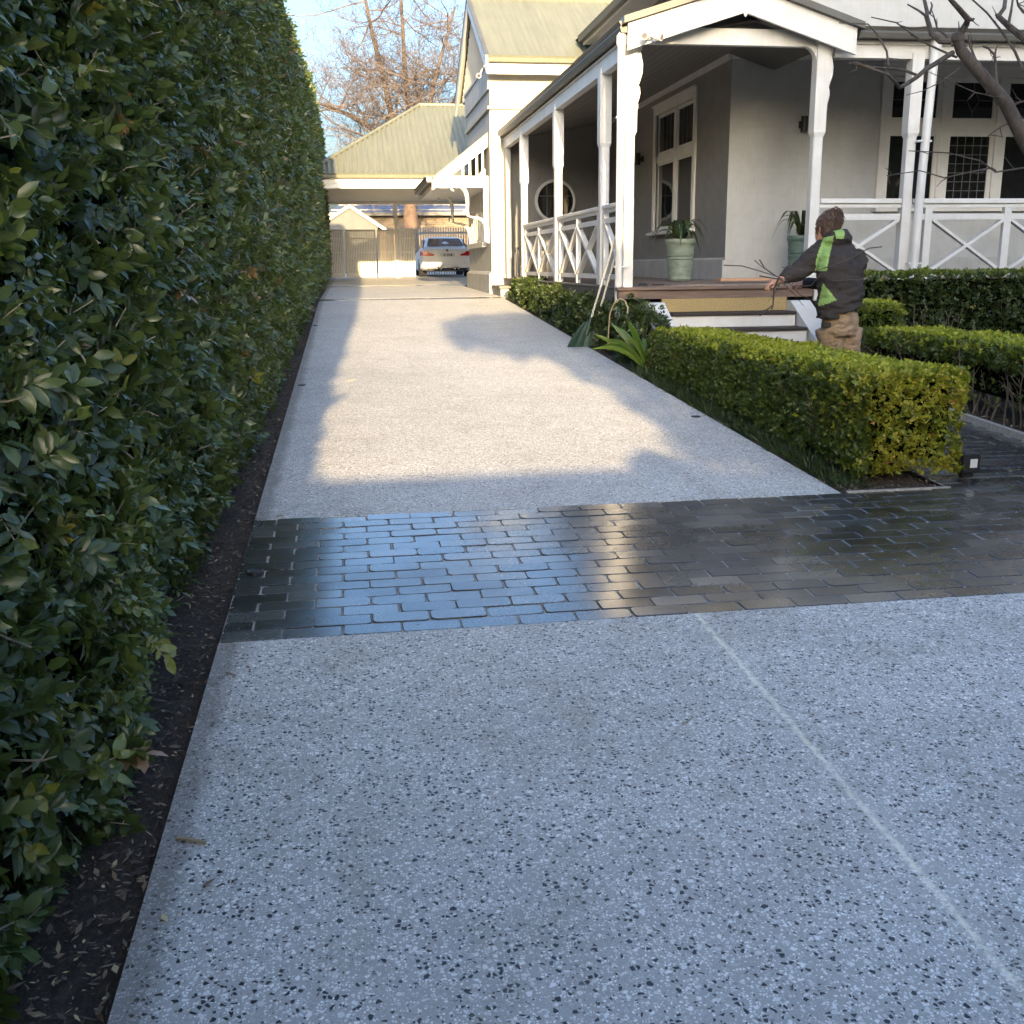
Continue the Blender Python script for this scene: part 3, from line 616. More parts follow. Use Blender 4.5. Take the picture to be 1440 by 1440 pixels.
# side window: two top lights over two casements, frame in white timber
def window_y(x, y0, y1, z0, z1):
    wn = part(MB().box(x-.035, x+.06, y0-.10, y0, z0, z1+.12).box(x-.035, x+.06, y1, y1+.10, z0, z1+.12).box(x-.035, x+.06, y0, y1, z1, z1+.12), 'window', MT['white'])
    part(MB().box(x-.06, x+.0, y0-.12, y1+.12, z1+.122, z1+.155), 'head_moulding', MT['white'], wn)
    part(MB().prism([(x-.12,y0-.14,z0-.07),(x-.12,y0-.14,z0-.035),(x+.02,y0-.14,z0-.002),(x+.02,y0-.14,z0-.07)], (0, y1-y0+.28, 0)), 'sill', MT['white'], wn)
    ym = (y0+y1)/2; zm = z0+(z1-z0)*.62
    f_ = MB().box(x+.0, x+.07, ym-.05, ym+.05, z0, z1); f_.box(x+.002, x+.068, y0, y1, zm-.05, zm+.05)
    for a, b in ((y0, ym-.05), (ym+.05, y1)):
        for c, d in ((z0, zm-.05), (zm+.05, z1)):
            f_.box(x+.02,x+.06,a,a+.06,c,d); f_.box(x+.02,x+.06,b-.06,b,c,d); f_.box(x+.02,x+.06,a+.06,b-.06,c,c+.06); f_.box(x+.02,x+.06,a+.06,b-.06,d-.05,d)
            part(MB().box(x+.036, x+.042, a+.055, b-.055, c+.055, d-.045), 'pane', MT['glass'], wn)
            if c > zm:
                l_ = MB()
                for k in range(1, 4): l_.box(x+.030, x+.036, a+.06+(b-a-.12)*k/4-.004, a+.06+(b-a-.12)*k/4+.004, c+.05, d-.05)
                part(l_, 'lead_cames', MT['galv'], wn)
    part(f_, 'frame', MT['white'], wn)
    return wn
window_y(XW-.0, SWY0, SWY1, SWZ0, SWZ1)
# front window: three leadlight lights over three casements
x0, x1, z0, z1 = FWX0, FWX1, FWZ0, FWZ1; y = YW
wn = part(MB().box(x0-.12, x0, y-.04, y+.06, z0, z1+.15).box(x1, x1+.12, y-.04, y+.06, z0, z1+.15).box(x0, x1, y-.04, y+.06, z1, z1+.15), 'window', MT['white'])
part(MB().box(x0-.14, x1+.14, y-.07, y, z1+.152, z1+.19), 'head_moulding', MT['white'], wn)
part(MB().prism([(x0-.16,y-.14,z0-.10),(x0-.16,y-.14,z0-.05),(x0-.16,y+.02,z0-.002),(x0-.16,y+.02,z0-.10)], (x1-x0+.32,0,0)), 'sill', MT['white'], wn)
part(MB().box(x0-.12, x1+.12, y-.03, y, z0-.20, z0-.102), 'apron', MT['white'], wn)
zm = z0+(z1-z0)*.615; f_ = MB(); nb = 3; bw = (x1-x0)/nb; f_.box(x0, x1, y+.0, y+.07, zm-.055, zm+.055)
for k in range(1, nb): f_.box(x0+bw*k-.055, x0+bw*k+.055, y-.003, y+.073, z0, z1)
for k in range(nb):
    a = x0+bw*k+(.055 if k else 0); b = x0+bw*(k+1)-(.055 if k < nb-1 else 0)
    for c, d in ((z0, zm-.055), (zm+.055, z1)):
        e = .065; f_.box(a,a+e,y+.02,y+.06,c,d); f_.box(b-e,b,y+.02,y+.06,c,d); f_.box(a+e,b-e,y+.02,y+.06,c,c+e); f_.box(a+e,b-e,y+.02,y+.06,d-e,d)
        part(MB().box(a+e-.005, b-e+.005, y+.037, y+.043, c+e-.005, d-e+.005), 'pane', MT['glass'], wn)
        l_ = MB(); A, B, Cc, Dd = a+e, b-e, c+e, d-e; top = c > zm
        if k == 1 and not top:
            for i in range(1, 5): l_.box(A+(B-A)*i/5-.004, A+(B-A)*i/5+.004, y+.030, y+.037, Cc, Dd)
            for i in range(1, 7): l_.box(A, B, y+.031, y+.038, Cc+(Dd-Cc)*i/7-.004, Cc+(Dd-Cc)*i/7+.004)
        elif top:
            cx_, cz_ = (A+B)/2, (Cc+Dd)/2; q = [Vector((cx_,y+.033,cz_+.16)),Vector((cx_+.09,y+.033,cz_)),Vector((cx_,y+.033,cz_-.16)),Vector((cx_-.09,y+.033,cz_))]
            for i in range(4): l_.tube([q[i], q[(i+1)%4]], .004, 4)
            l_.tube([q[0], (cx_,y+.033,Dd)], .004, 4); l_.tube([q[2], (cx_,y+.033,Cc)], .004, 4); l_.tube([q[1], (B,y+.033,cz_)], .004, 4); l_.tube([q[3], (A,y+.033,cz_)], .004, 4)
        if l_.v: part(l_, 'lead_cames', MT['galv'], wn)
part(f_, 'frame', MT['white'], wn)
# ---- veranda deck
XV = 3.15; DZ = -.27
def dz_(x, y): return -.27+.07*min(1, max(0, min((x-XV)/2.0, (y-11.7)/2.3)))
bm_ = MB().box(0, .086, 0, 1, -.028, 0)
mside = bpy.data.meshes.new('deck_board'); mside.from_pydata([tuple(p) for p in bm_.v], [], bm_.f); mside.materials.append(MT['deck'])
x = XV-.06; k = 0
while x < 10.2:
    yend = 20.95 if x < XW-.1 else 13.94; y0 = 11.62; 
    o = bpy.data.objects.new('deck_board', mside); C.objects.link(o); o.parent = house
    zl = dz_(x, 12.5) if x < XW-.1 else -.25
    o.location = Vector((x, y0, zl+random.uniform(-.001,.001)))-ORG[house]; o.scale = (1, yend-y0, 1)
    o.rotation_euler = (math.atan(.0 if x < XW-.1 else .02)*0, 0, 0); x += .0905; k += 1
part(MB().box(2.98, 5.36, 11.50, 11.617, -.305, -.268, b=.006), 'deck_nosing', MT['fascia']); part(MB().box(3.0, 5.34, 11.535, 11.60, -.40, -.306), 'deck_fascia', MT['fascia'])
part(MB().box(XV-.10, XV-.062, 11.62, 20.95, -.29, -.262, b=.004), 'side_deck_nosing', MT['sidefascia']); part(MB().box(XV-.085, XV-.064, 11.62, 20.95, -.46, -.291), 'side_deck_fascia', MT['sidefascia'])
part(MB().box(XV-.03, XV+.1, 11.8, 20.9, -1.1, -.46).box(XV+.1, 12, 11.66, 11.8, -1.1, -.44), 'subfloor_skirting', MT['dark'])
part(MB().box(5.36, 11, 11.56, 11.60, -.45, -.28), 'front_deck_fascia', MT['white'])
# ---- entry steps
sx0, sx1 = 3.52, 4.98; steps = [(-.55, 11.18), (-.71, 10.86), (-.87, 10.54)]
prev_y = 11.50
part(MB().box(sx0-.02, sx1+.02, 11.50, 11.53, -.549, -.402), 'riser', MT['coir'])
for k, (z, yf) in enumerate(steps):
    part(MB().box(sx0, sx1, yf-.02, prev_y+.0, z-.032, z, b=.008), 'tread', MT['nosing'])
    zl = steps[k+1][0] if k < 2 else gz(yf)-.02
    part(MB().box(sx0+.004, sx1-.004, yf+.01, yf+.03, zl, z-.033), 'riser', MT['white']); prev_y = yf+.009
for (xa, xb) in ((3.24, 3.50), (5.0, 5.24)):
    pr = [(xa,11.52,-.44),(xa,11.40,-.44),(xa,10.50,-.93),(xa,10.50,-1.12),(xa,11.52,-1.12)]
    part(MB().prism(pr, (xb-xa,0,0)), 'step_cheek', MT['white'])
# ---- posts, beams, brackets
def post(x, y, zb, ztop, lower=.115, upper=.145, zn=1.42, name='veranda_post'):
    m = MB(); l, u = lower/2, upper/2; c = .014
    def ring(h, z, c_): return [Vector((x+a*h*(1 if abs(a)==1 else 1), y+b*h, z)) for a, b in ()] 
    def oct_(h, z, c_): return [Vector((x+dx, y+dy, z)) for dx, dy in ((-h+c_,-h),(h-c_,-h),(h,-h+c_),(h,h-c_),(h-c_,h),(-h+c_,h),(-h,h-c_),(-h,-h+c_))]
    m.loft([oct_(l,zb,.003),oct_(l,zb+.95,.003),oct_(l,zb+1.0,c),oct_(l,zn-.05,c),oct_(u,zn,.004),oct_(u,ztop,.004)])
    return part(m, name, MT['white'])
SP = [12.90, 15.77, 18.87]
post(XV, 11.75, -.27, 2.40); post(5.345, 11.70, -.27, 2.40); post(6.50, 11.72, -.27, 2.28); post(9.2, 11.72, -.27, 2.28)
for y in SP: post(XV, y, -.27, 2.28)
part(MB().box(XV-.05, XV+.05, 20.72, 20.98, -.27, 2.28), 'wall_post', MT['cream'])
part(MB().box(XV-.055, XV+.045, 11.9, 20.97, 2.20, 2.36), 'side_beam', MT['white']); part(MB().box(5.5, 12, 11.67, 11.77, 2.22, 2.39), 'front_beam', MT['white'])
part(MB().box(XV-.075, XV-.057, 11.95, 20.97, 2.36, 2.385).box(5.5, 12, 11.645, 11.668, 2.36, 2.40), 'beam_moulding', MT['white'])
def bracket(x, y, zt_, sx):                # scrolled corbel on a gable post
    pr = [(0,0),(.085,0),(.09,-.05),(.06,-.07),(.075,-.12),(.105,-.20),(.10,-.29),(.06,-.37),(.03,-.42),(.055,-.44),(.065,-.50),(.05,-.55),(.02,-.60),(.03,-.615),(.03,-.66),(0,-.66)]
    part(MB().prism([(x+sx*a*.62, y-.035, zt_+b) for a, b in pr], (0,.07,0)), 'bracket', MT['white'], house)
bracket(XV+.0725, 11.75, 2.32, 1); bracket(5.345+.0725, 11.70, 2.32, 1)
# ---- entry gable
ga, gb, gapex, gzl, gza = 3.06, 5.66, 4.36, 2.22, 2.62
def barge(x0, x1, z0, z1, h, y0, y1, name, mt, cut=.0):
    part(MB().prism([(x0,y0,z0),(x1,y0,z1),(x1,y0,z1+h),(x0,y0,z0+h)], (0,y1-y0,0)), name, mt)
barge(ga, gapex-.002, gzl, gza, .27, 11.50, 11.54, 'barge_board', MT['white']); barge(gapex+.002, gb, gza, gzl, .27, 11.50, 11.54, 'barge_board', MT['white'])
part(MB().prism([(gapex-.02,11.495,gza-.02),(gapex,11.495,gza-.05),(gapex+.02,11.495,gza-.02),(gapex+.006,11.495,gza+.26),(gapex-.006,11.495,gza+.26)], (0,.004,0)), 'barge_joint', MT['white'])
sl = (gza-gzl)/(gapex-ga)
for s_ in (-1, 1):
    xe = gapex+s_*1.36; ze = gza+.275-sl*1.36
    part(MB().prism([(gapex,11.44,gza+.275),(gapex,11.44,gza+.345),(xe,11.44,ze+.07),(xe,11.44,ze)], (0,2.5,0)), 'gable_roof_sheet', MT['gutter'])
part(MB().box(3.22, 5.27, 11.70, 11.79, 2.33, 2.50), 'gable_tie_beam', MT['white'])
part(MB().prism([(3.25,11.92,2.42),(5.27,11.92,2.42),(4.36,11.92,2.72)], (0,.02,0)), 'gable_lining', MT['ceil'])
arc = [(5.272, 2.10)]+[(5.272-.16+.16*math.cos(t), 2.33-.16+.16*math.sin(t)) for t in np.linspace(0, math.pi/2, 7)]+[(5.272, 2.33)]
part(MB().prism([(x, 11.66, z) for x, z in arc[1:-1]]+[(5.272,11.66,2.329)], (0,.08,0)) if False else MB().prism([(5.272,11.66,2.17),(5.272,11.66,2.329),(5.11,11.66,2.329)]+[(5.11+.16*math.sin(t)*0+ (5.272-.16 - 5.11)+.16*math.sin(t), 11.66, 2.169+.16*math.cos(t)) for t in np.linspace(.05, math.pi/2-.05, 6)], (0,.08,0)), 'corner_fillet', MT['white'])
# ---- gutters, veranda roof, ceiling
def gutter_y(x, y0, y1, z, name='gutter', mt=None, par=house):
    pr = [(x+.10,z),(x,z),(x-.015,z+.05),(x-.005,z+.07),(x-.03,z+.11),(x-.012,z+.115),(x+.10,z+.10)]
    part(MB().prism([(a, y0, b) for a, b in pr], (0, y1-y0, 0)), name, mt or MT['gutter'], par)
def gutter_x(y, x0, x1, z, name='gutter', mt=None, par=house):
    pr = [(y+.10,z),(y,z),(y-.015,z+.05),(y-.005,z+.07),(y-.03,z+.11),(y-.012,z+.115),(y+.10,z+.10)]
    part(MB().prism([(x0, a, b) for a, b in pr], (x1-x0, 0, 0)), name, mt or MT['gutter'], par)
gutter_y(XV-.15, 11.56, 20.9, 2.405); gutter_x(11.52, 5.70, 12, 2.405)
part(MB().add([(XV-.10,11.95,2.50),(XV-.10,20.98,2.50),(XW,20.98,2.95),(XW,13.6,2.95)], [(0,1,2,3)]).add([(XV-.10,11.95,2.53),(XV-.10,20.98,2.53),(XW,20.98,2.98),(XW,13.6,2.98)], [(3,2,1,0)]).add([(5.5,11.6,2.50),(12,11.6,2.50),(12,14,2.95),(XW,14,2.95),(XW,13.0,2.75)], [(0,1,2,3,4)]).add([(5.5,11.6,2.53),(12,11.6,2.53),(12,14,2.98),(XW,14,2.98),(XW,13.0,2.78)], [(4,3,2,1,0)]), 'veranda_roof', MT['gutter'])
cb = MB(); nbd = 14
for k in range(nbd):                       # ceiling boards run along the veranda
    a = XV+.05+(XW-XV-.05)*k/nbd; b = XV+.05+(XW-XV-.05)*(k+1)/nbd-.008; za = 2.365+.33*(a-XV)/2; zb = 2.365+.33*(b-XV)/2
    part(MB().prism([(a,11.82,za),(b,11.82,zb),(b,11.82,zb+.015),(a,11.82,za+.015)], (0,9.15,0)), 'ceiling_board', MT['ceil'])
for k in range(14):
    a = 11.78+2.2*k/14; b = 11.78+2.2*(k+1)/14-.008; za = 2.40+.29*(a-11.78)/2.2; zb = 2.40+.29*(b-11.78)/2.2
    part(MB().prism([(5.42,a,za),(5.42,b,zb),(5.42,b,zb+.015),(5.42,a,za+.015)], (6.5,0,0)), 'ceiling_board', MT['ceil'])
part(MB().box(XW-.06, XW-.004, 14, 20.95, 2.62, 2.69).box(XW, 12, YW-.06, YW-.004, 2.62, 2.69), 'cornice', MT['white'])
# downpipes
def pipe(pts, r=.042, name='downpipe', mt=None): return part(MB().tube(pts, r, 12), name, mt or MT['white'], house, True)
d1 = pipe([(XV-.13,11.63,2.40),(XV-.13,11.63,2.30),(XV-.12,11.66,1.0),(XV-.12,11.66,-.62)])
part(MB().lathe((XV-.13,11.63,2.33),[(.042,-.06),(.055,-.03),(.055,.05),(.02,.10)],12), 'rain_head', MT['white'], d1)
for z in (1.55, -.05): part(MB().box(XV-.17, XV-.02, 11.64, 11.70, z, z+.02), 'pipe_clip', MT['white'], d1)
d2 = pipe([(6.665,11.60,2.40),(6.655,11.60,2.2),(6.62,11.60,1.0),(6.60,11.60,-.40)], .05)
part(MB().lathe((6.665,11.60,2.38),[(.05,-.12),(.062,-.05),(.062,.02),(.045,.06),(.01,.09)],12), 'rain_head', MT['white'], d2)
for z in (1.32, -.05): part(MB().box(6.53, 6.70, 11.58, 11.66, z, z+.02), 'pipe_clip', MT['white'], d2)
# ---- railings: top rail, under rail, bottom rail and crossed braces
def railing_y(x, y0, y1, panels, stiles):
    r = part(MB().box(x-.045, x+.045, y0, y1, .645, .69, b=.006).box(x-.022, x+.022, y0, y1, .60, .644), 'railing', MT['white'])
    part(MB().box(x-.022, x+.022, y0, y1, .475, .535), 'under_rail', MT['white'], r); part(MB().box(x-.022, x+.022, y0, y1, -.19, -.13), 'bottom_rail', MT['white'], r)
    for s_ in stiles: part(MB().box(x-.03, x+.03, s_-.03, s_+.03, -.26, .598), 'stile', MT['white'], r)
    for a, b in panels:
        part(MB().bar((x-.0,a,-.13),(x-.0,b,.475),.036,.07,(1,0,0)), 'brace', MT['white'], r); part(MB().bar((x+.003,b,-.13),(x+.003,a,.475),.032,.07,(1,0,0)), 'brace', MT['white'], r)
railing_y(XV, 15.86, 18.79, [(15.98,17.28),(17.38,18.62)], [15.95,17.33,18.65]); railing_y(XV, 12.98, 15.69, [(13.14,14.30),(14.40,15.50)], [13.10,14.35,15.54]); railing_y(XV, 11.83, 12.82, [(11.86,12.76)], [12.79])
def railing_x(y, x0, x1, panels, stiles):
    r = part(MB().box(x0, x1, y-.045, y+.045, .645, .70, b=.006).box(x0, x1, y-.022, y+.022, .60, .644), 'railing', MT['white'])
    part(MB().box(x0, x1, y-.022, y+.022, .46, .53), 'under_rail', MT['white'], r); part(MB().box(x0, x1, y-.022, y+.022, -.19, -.13), 'bottom_rail', MT['white'], r)
    for s_ in stiles: part(MB().box(s_-.045, s_+.045, y-.03, y+.03, -.26, .598), 'stile', MT['white'], r)
    for a, b in panels:
        part(MB().bar((a,y,-.13),(b,y,.46),.036,.07,(0,1,0)), 'brace', MT['white'], r); part(MB().bar((b,y+.003,-.13),(a,y+.003,.46),.032,.07,(0,1,0)), 'brace', MT['white'], r)
railing_x(11.70, 5.42, 6.43, [(5.45,6.41)], []); railing_x(11.72, 6.58, 9.13, [(6.86,7.78),(7.87,8.80)], [6.80,7.82,8.86]); railing_x(11.72, 9.28, 11, [(9.3,10.3)], [10.35])
# ---- main roof eave over the side wall and the front gable rake
part(MB().box(4.72, XW, 13.5, 21, 4.13, 4.15), 'eave_soffit', MT['white']); part(MB().box(4.69, 4.718, 13.5, 21, 4.12, 4.30), 'eave_fascia', MT['white']); gutter_y(4.60, 13.45, 21, 4.17)
part(MB().add([(4.62,13.5,4.29),(4.62,30,4.29),(9.2,30,7.3),(9.2,13.5,7.3)], [(0,1,2,3)]).add([(13.78,13.5,4.29),(13.78,30,4.29),(9.2,30,7.3),(9.2,13.5,7.3)], [(3,2,1,0)]), 'main_roof', MT['gutter'])
# ---- the rear wing with its khaki sheet roof
XG, YF, YB = 2.84, 21.0, 25.0
part(MB().box(XG, XV+.05, YF, YF+.25, -1.0, 3.72).box(XV+.05, 9, YF, YF+.25, 2.75, 3.72), 'wing_front_wall', MT['cream']); part(MB().box(XV+.05, 9, YF, YF+.25, -1.0, 2.75), 'veranda_end_wall', MT['shadebrick'])
part(wallrun_y(MB(), XG, XG+.25, YF+.25, YB, -1.0, 3.72, (21.9, 24.6, .46, 1.9)), 'wing_side_wall', MT['grey'])
part(MB().prism([(XG+.02,YF+.1,3.72),(XG+.02,26.0,3.72),(XG+.02,23.55,5.35)], (.2,0,0)), 'gable_wall', MT['cream'])
gw = MB()
for k in range(26):                        # battens on the gable
    y = YF+.25+k*.185; zt_ = 3.72+1.60*(1-abs(y-23.55)/2.45)-.05
    if zt_ > 3.8: part(MB().box(XG-.008, XG+.02, y, y+.05, 3.72, zt_), 'gable_batten', MT['cream'])
veneer('wing_bricks', (XG, YF, 2.75), (1,0,0), (0,0,1), 2.3, .95, MT['cream']); veneer('end_wall_bricks', (XV+.06, YF, -.2), (1,0,0), (0,0,1), 1.98, 2.9, MT['shadebrick'], [(.45, 1.5, .9, 1.95)])
part(MB().box(XG-.05, 6, YF-.05, YF-.0, 2.93, 2.99).box(XG-.05, XG, YF, YB, 2.93, 2.99), 'string_course', MT['cream']); part(MB().box(XG-.04, XG, YF-.0, YB, 3.30, 3.72).box(XG-.06, XG-.0, YF, YB, 3.722, 3.78), 'gable_sill_band', MT['grey'])
part(MB().box(XG-.07, XG, YF+.0, YB, -.62, -.20).prism([(XG-.07,YF,-.198),(XG-.003,YF,-.198),(XG-.003,YF,-.13)], (0,YB-YF,0)).box(XG-.07, 3.12, YF-.07, YF-.002, -.62, -.20), 'wing_plinth', MT['grey'])
part(MB().box(XG-.012, 3.10, YF-.012, YF-.001, -.2, 2.9), 'corner_pilaster', MT['cream'])
# corrugated sheets
def corr_sheet(name, p0, u, vfun, width, parent, mt, pitch=.10, amp=.012, nr=(0,0,1), n_per=4):
    """corrugated plane: columns along u, each running from lower to upper point given by vfun(t)"""
    m = MB(); cols = int(width/pitch*n_per); vs = []; fs = []; nr = Vector(nr).normalized()
    for i in range(cols+1):
        t = width*i/cols; d = amp*math.sin(2*math.pi*t/pitch); lo, hi = vfun(t)
        vs += [Vector(lo)+nr*d, Vector(hi)+nr*d]
    for i in range(cols): fs.append((2*i, 2*i+2, 2*i+3, 2*i+1))
    m.add(vs, fs); return part(m, name, mt, parent, 'all')
ey, ez, ry, rz = 20.62, 3.82, 23.55, 5.50
nrm = Vector((0, -(rz-ez), ry-ey))
corr_sheet('wing_roof', None, None, lambda t: ((2.77+t, ey, ez), (2.77+t, ry, rz)), 7.2, house, MT['roof'], .115, .009, nrm)
corr_sheet('wing_roof_rear', None, None, lambda t: ((2.77+t, 26.48, ez), (2.77+t, ry, rz)), 7.2, house, MT['roof'], .115, .009, Vector((0, rz-ez, ry-ey)))
part(MB().tube([(2.73,ry,rz+.01),(9.8,ry,rz+.01)], .05, 8), 'ridge_cap', MT['roof'], house, True)
for a, b, nm in (((ey-.02,ez-.30),(ry,rz-.12),'front'), ((26.5,ez-.30),(ry,rz-.12),'rear')):
    part(MB().prism([(2.73,a[0],a[1]),(2.73,b[0],b[1]-.10),(2.73,b[0],b[1]+.11),(2.73,a[0],a[1]+.29)], (.035,0,0)), 'wing_barge_board', MT['white'])
    part(MB().prism([(2.71,a[0],a[1]+.291),(2.71,b[0],b[1]+.112),(2.71,b[0],b[1]+.142),(2.71,a[0],a[1]+.321)], (.08,0,0)), 'barge_capping', MT['gutter'])
    part(MB().prism([(2.767,a[0]*.5+b[0]*.5,a[1]*.5+b[1]*.5+.1),(2.767,b[0],b[1]+.06),(2.767,b[0],b[1]+.08),(2.767,a[0],a[1]+.25),(2.767,a[0],a[1]+.23)], (.07,0,0)), 'gable_soffit', MT['white'])
gutter_x(ey-.06, 2.77, 6.4, ez-.10, 'wing_gutter', MT['roof']); part(MB().box(2.77, 6.4, ey+.042, ey+.07, ez-.30, ez-.0), 'wing_fascia', MT['white']); part(MB().box(2.7, 6.4, ey+.072, YF-.002, ez-.17, ez-.15), 'wing_soffit', MT['white'])
# round window at the end of the veranda
rc = (4.13, YF, 1.22); rw = part(MB().lathe(rc, [(.36,-.02),(.36,-.05),(.405,-.06),(.42,-.045),(.42,.0),(.36,0)], 40, axis='y'), 'round_window', MT['white'], house, True)
part(MB().lathe((rc[0],YF-.03,rc[2]), [(.365,0),(.365,.006)], 40, axis='y'), 'pane', MT['glass'], rw)
l_ = MB()
for k in (-1, 0, 1): l_.box(rc[0]+k*.17-.005, rc[0]+k*.17+.005, YF-.040, YF-.031, rc[2]-math.sqrt(.36**2-(k*.17)**2), rc[2]+math.sqrt(.36**2-(k*.17)**2))
l_.box(rc[0]-.35, rc[0]+.35, YF-.041, YF-.032, rc[2]+.09, rc[2]+.1); part(l_, 'lead_cames', MT['galv'], rw)
# wing window of white bars under the hood
bw_ = part(MB().box(XG-.04, XG+.05, 21.82, 21.92, .46, 1.9).box(XG-.04, XG+.05, 24.56, 24.66, .46, 1.9).box(XG-.09, XG+.05, 21.78, 24.7, .36, .459), 'bay_window', MT['white'])
part(MB().box(XG+.03, XG+.036, 21.92, 24.56, .46, 1.9), 'pane', MT['glass'], bw_)
for k in range(7): part(MB().box(XG-.02, XG+.028, 22.2+k*.34, 22.25+k*.34, .46, 1.9), 'glazing_bar', MT['white'], bw_)
part(MB().box(XG-.018, XG+.026, 21.92, 24.56, 1.1, 1.14), 'glazing_bar', MT['white'], bw_)
# window hood on scrolled brackets
hd = part(MB().prism([(1.74,21.36,1.66),(XG,21.36,2.52),(XG,21.36,2.56),(1.72,21.36,1.70)], (0,3.7,0)), 'window_hood', MT['roof'])
part(MB().prism([(1.80,21.28,1.50),(XG-.02,21.28,2.27),(XG-.02,21.28,2.51),(1.74,21.28,1.68)], (0,.05,0)), 'hood_barge', MT['white'], hd)
part(MB().box(2.04, XG-.01, 21.29, 21.33, 1.50, 1.72), 'hood_tie', MT['white'], hd); part(MB().box(XG-.13, XG-.012, 21.20, 21.32, -.16, 2.30) if False else MB().box(XG-.11, XG-.012, 21.295, 21.40, .46, 1.49), 'hood_post', MT['white'], hd)
for k, xx in enumerate((2.30, 2.44, 2.58, 2.70)): part(MB().box(xx, xx+.045, 21.30, 21.33, 1.725, 1.60+.70*(xx-1.80)/1.02+.0), 'hood_slat', MT['white'], hd)
part(MB().box(1.76, XG, 21.42, 25.0, 1.50, 1.52), 'hood_soffit', MT['white'], hd); part(MB().box(1.70, 1.74, 21.30, 25.06, 1.46, 1.66), 'hood_fascia', MT['white'], hd)
gutter_y(1.60, 21.27, 25.08, 1.60, 'hood_gutter', None, hd)
def scroll(y):
    m = MB(); pts = []
    for t in np.linspace(0, 1, 22):
        pts.append((XG-.02-.62*(1-t)+.07*math.sin(t*math.pi*3.0), y, 1.46-.98*t**1.2+.10*math.sin(t*math.pi*3.0+.6)))
    m.tube(pts, [.032+.012*math.sin(t*9) for t in np.linspace(0,1,22)], 8)
    a = pts[0]; m.tube([(a[0]+.07*math.cos(q)*(1-q/9)-.07, y, a[2]-.03+.07*math.sin(q)*(1-q/9)) for q in np.linspace(0, 5, 12)], .022, 8)
    b = pts[9]; m.tube([(b[0]+.06*math.cos(q)*(1-q/9)-.05, y, b[2]+.06*math.sin(q)*(1-q/9)) for q in np.linspace(-1, 4, 12)], .02, 8)
    part(m, 'scroll_bracket', MT['white'], hd, True)
scroll(21.36); scroll(24.5)
d3 = pipe([(3.0,20.86,2.42),(2.98,20.88,2.28),(2.925,20.92,2.14),(2.915,20.93,2.0),(2.915,20.93,.0),(2.91,20.90,-.12),(2.885,20.86,-.2),(2.885,20.86,-.58)], .045)
for z in (1.4, .2): part(MB().box(2.86, 2.97, 20.90, 20.99, z, z+.02), 'pipe_clip', MT['white'], d3)
part(MB().box(2.83, 3.14, 19.75, 20.78, -.75, -.45), 'side_step', MT['cream']); part(MB().box(2.80, 3.14, 19.72, 20.80, -.449, -.40, b=.006), 'side_step_tread', MT['sidefascia'])
# ---------------------------------------------------------------- carport
MT['cream2'] = painted('aged_cream_paint', (.70, .69, .66), .6, .10); MT['shedwall'] = painted('grey_shed_cladding', (.12, .125, .125), .7, .2)
cp = empty('carport', (2, 31, gz(31)), 'open carport with khaki corrugated hip roof over the end of the drive', 'carport')
EY, EZ, RY, RZ, CX0, RX0, CX1 = 27.25, 2.24, 31.5, 4.48, -1.0, 2.22, 8.0
nf = Vector((0, -(RZ-EZ), RY-EY))
def front(t):
    x = CX0+t; k = min(1, (x-CX0)/(RX0-CX0)) if x < RX0 else 1
    return (x, EY, EZ), (x, EY+(RY-EY)*k, EZ+(RZ-EZ)*k)
corr_sheet('roof_sheet', None, None, front, CX1-CX0, cp, MT['roof'], .14, .034, nf)
corr_sheet('rear_roof_sheet', None, None, lambda t: ((CX0+t, 36.6, EZ), (CX0+t, 36.6-(36.6-RY)*(min(1,t/(RX0-CX0))), EZ+(RZ-EZ)*min(1,t/(RX0-CX0)))), CX1-CX0, cp, MT['roof'], .125, .016, Vector((0, RZ-EZ, 36.6-RY)))
part(MB().add([(CX0,EY,EZ),(CX0,36.6,EZ),(RX0,RY,RZ)], [(0,1,2)]), 'left_roof_sheet', MT['roof'], cp)
part(MB().tube([(CX0,EY,EZ+.02),(RX0,RY,RZ+.02),(CX1,RY,RZ+.02)], .05, 8), 'ridge_cap', MT['roof'], cp, True)
gutter_x(EY-.10, CX0-.05, CX1, EZ-.10, 'carport_gutter', MT['roof'], cp)
part(MB().box(CX0-.02, CX1, EY, EY+.03, EZ-.34, EZ-.105), 'fascia', MT['white'], cp); part(MB().box(CX0-.02, CX1, EY-.02, EY-.002, EZ-.22, EZ-.20), 'fascia_bead', MT['white'], cp)
part(MB().box(CX0, CX1, EY+.031, 36.5, EZ-.15, EZ-.13), 'ceiling', MT['cream2'], cp)
part(MB().box(CX0, CX1, 35.92, 36.06, 2.0, 2.085), 'rear_beam', MT['cream2'], cp)
for x in (1.62, -1.0): part(MB().box(x-.06, x+.06, 35.94, 36.04, gz(36)-.03, 2.0), 'post', MT['cream2'], cp)
for x in (-1.0, 7.9): part(MB().box(x-.06, x+.06, 27.35, 27.45, gz(27.4)-.05, EZ-.15), 'post', MT['cream2'], cp)
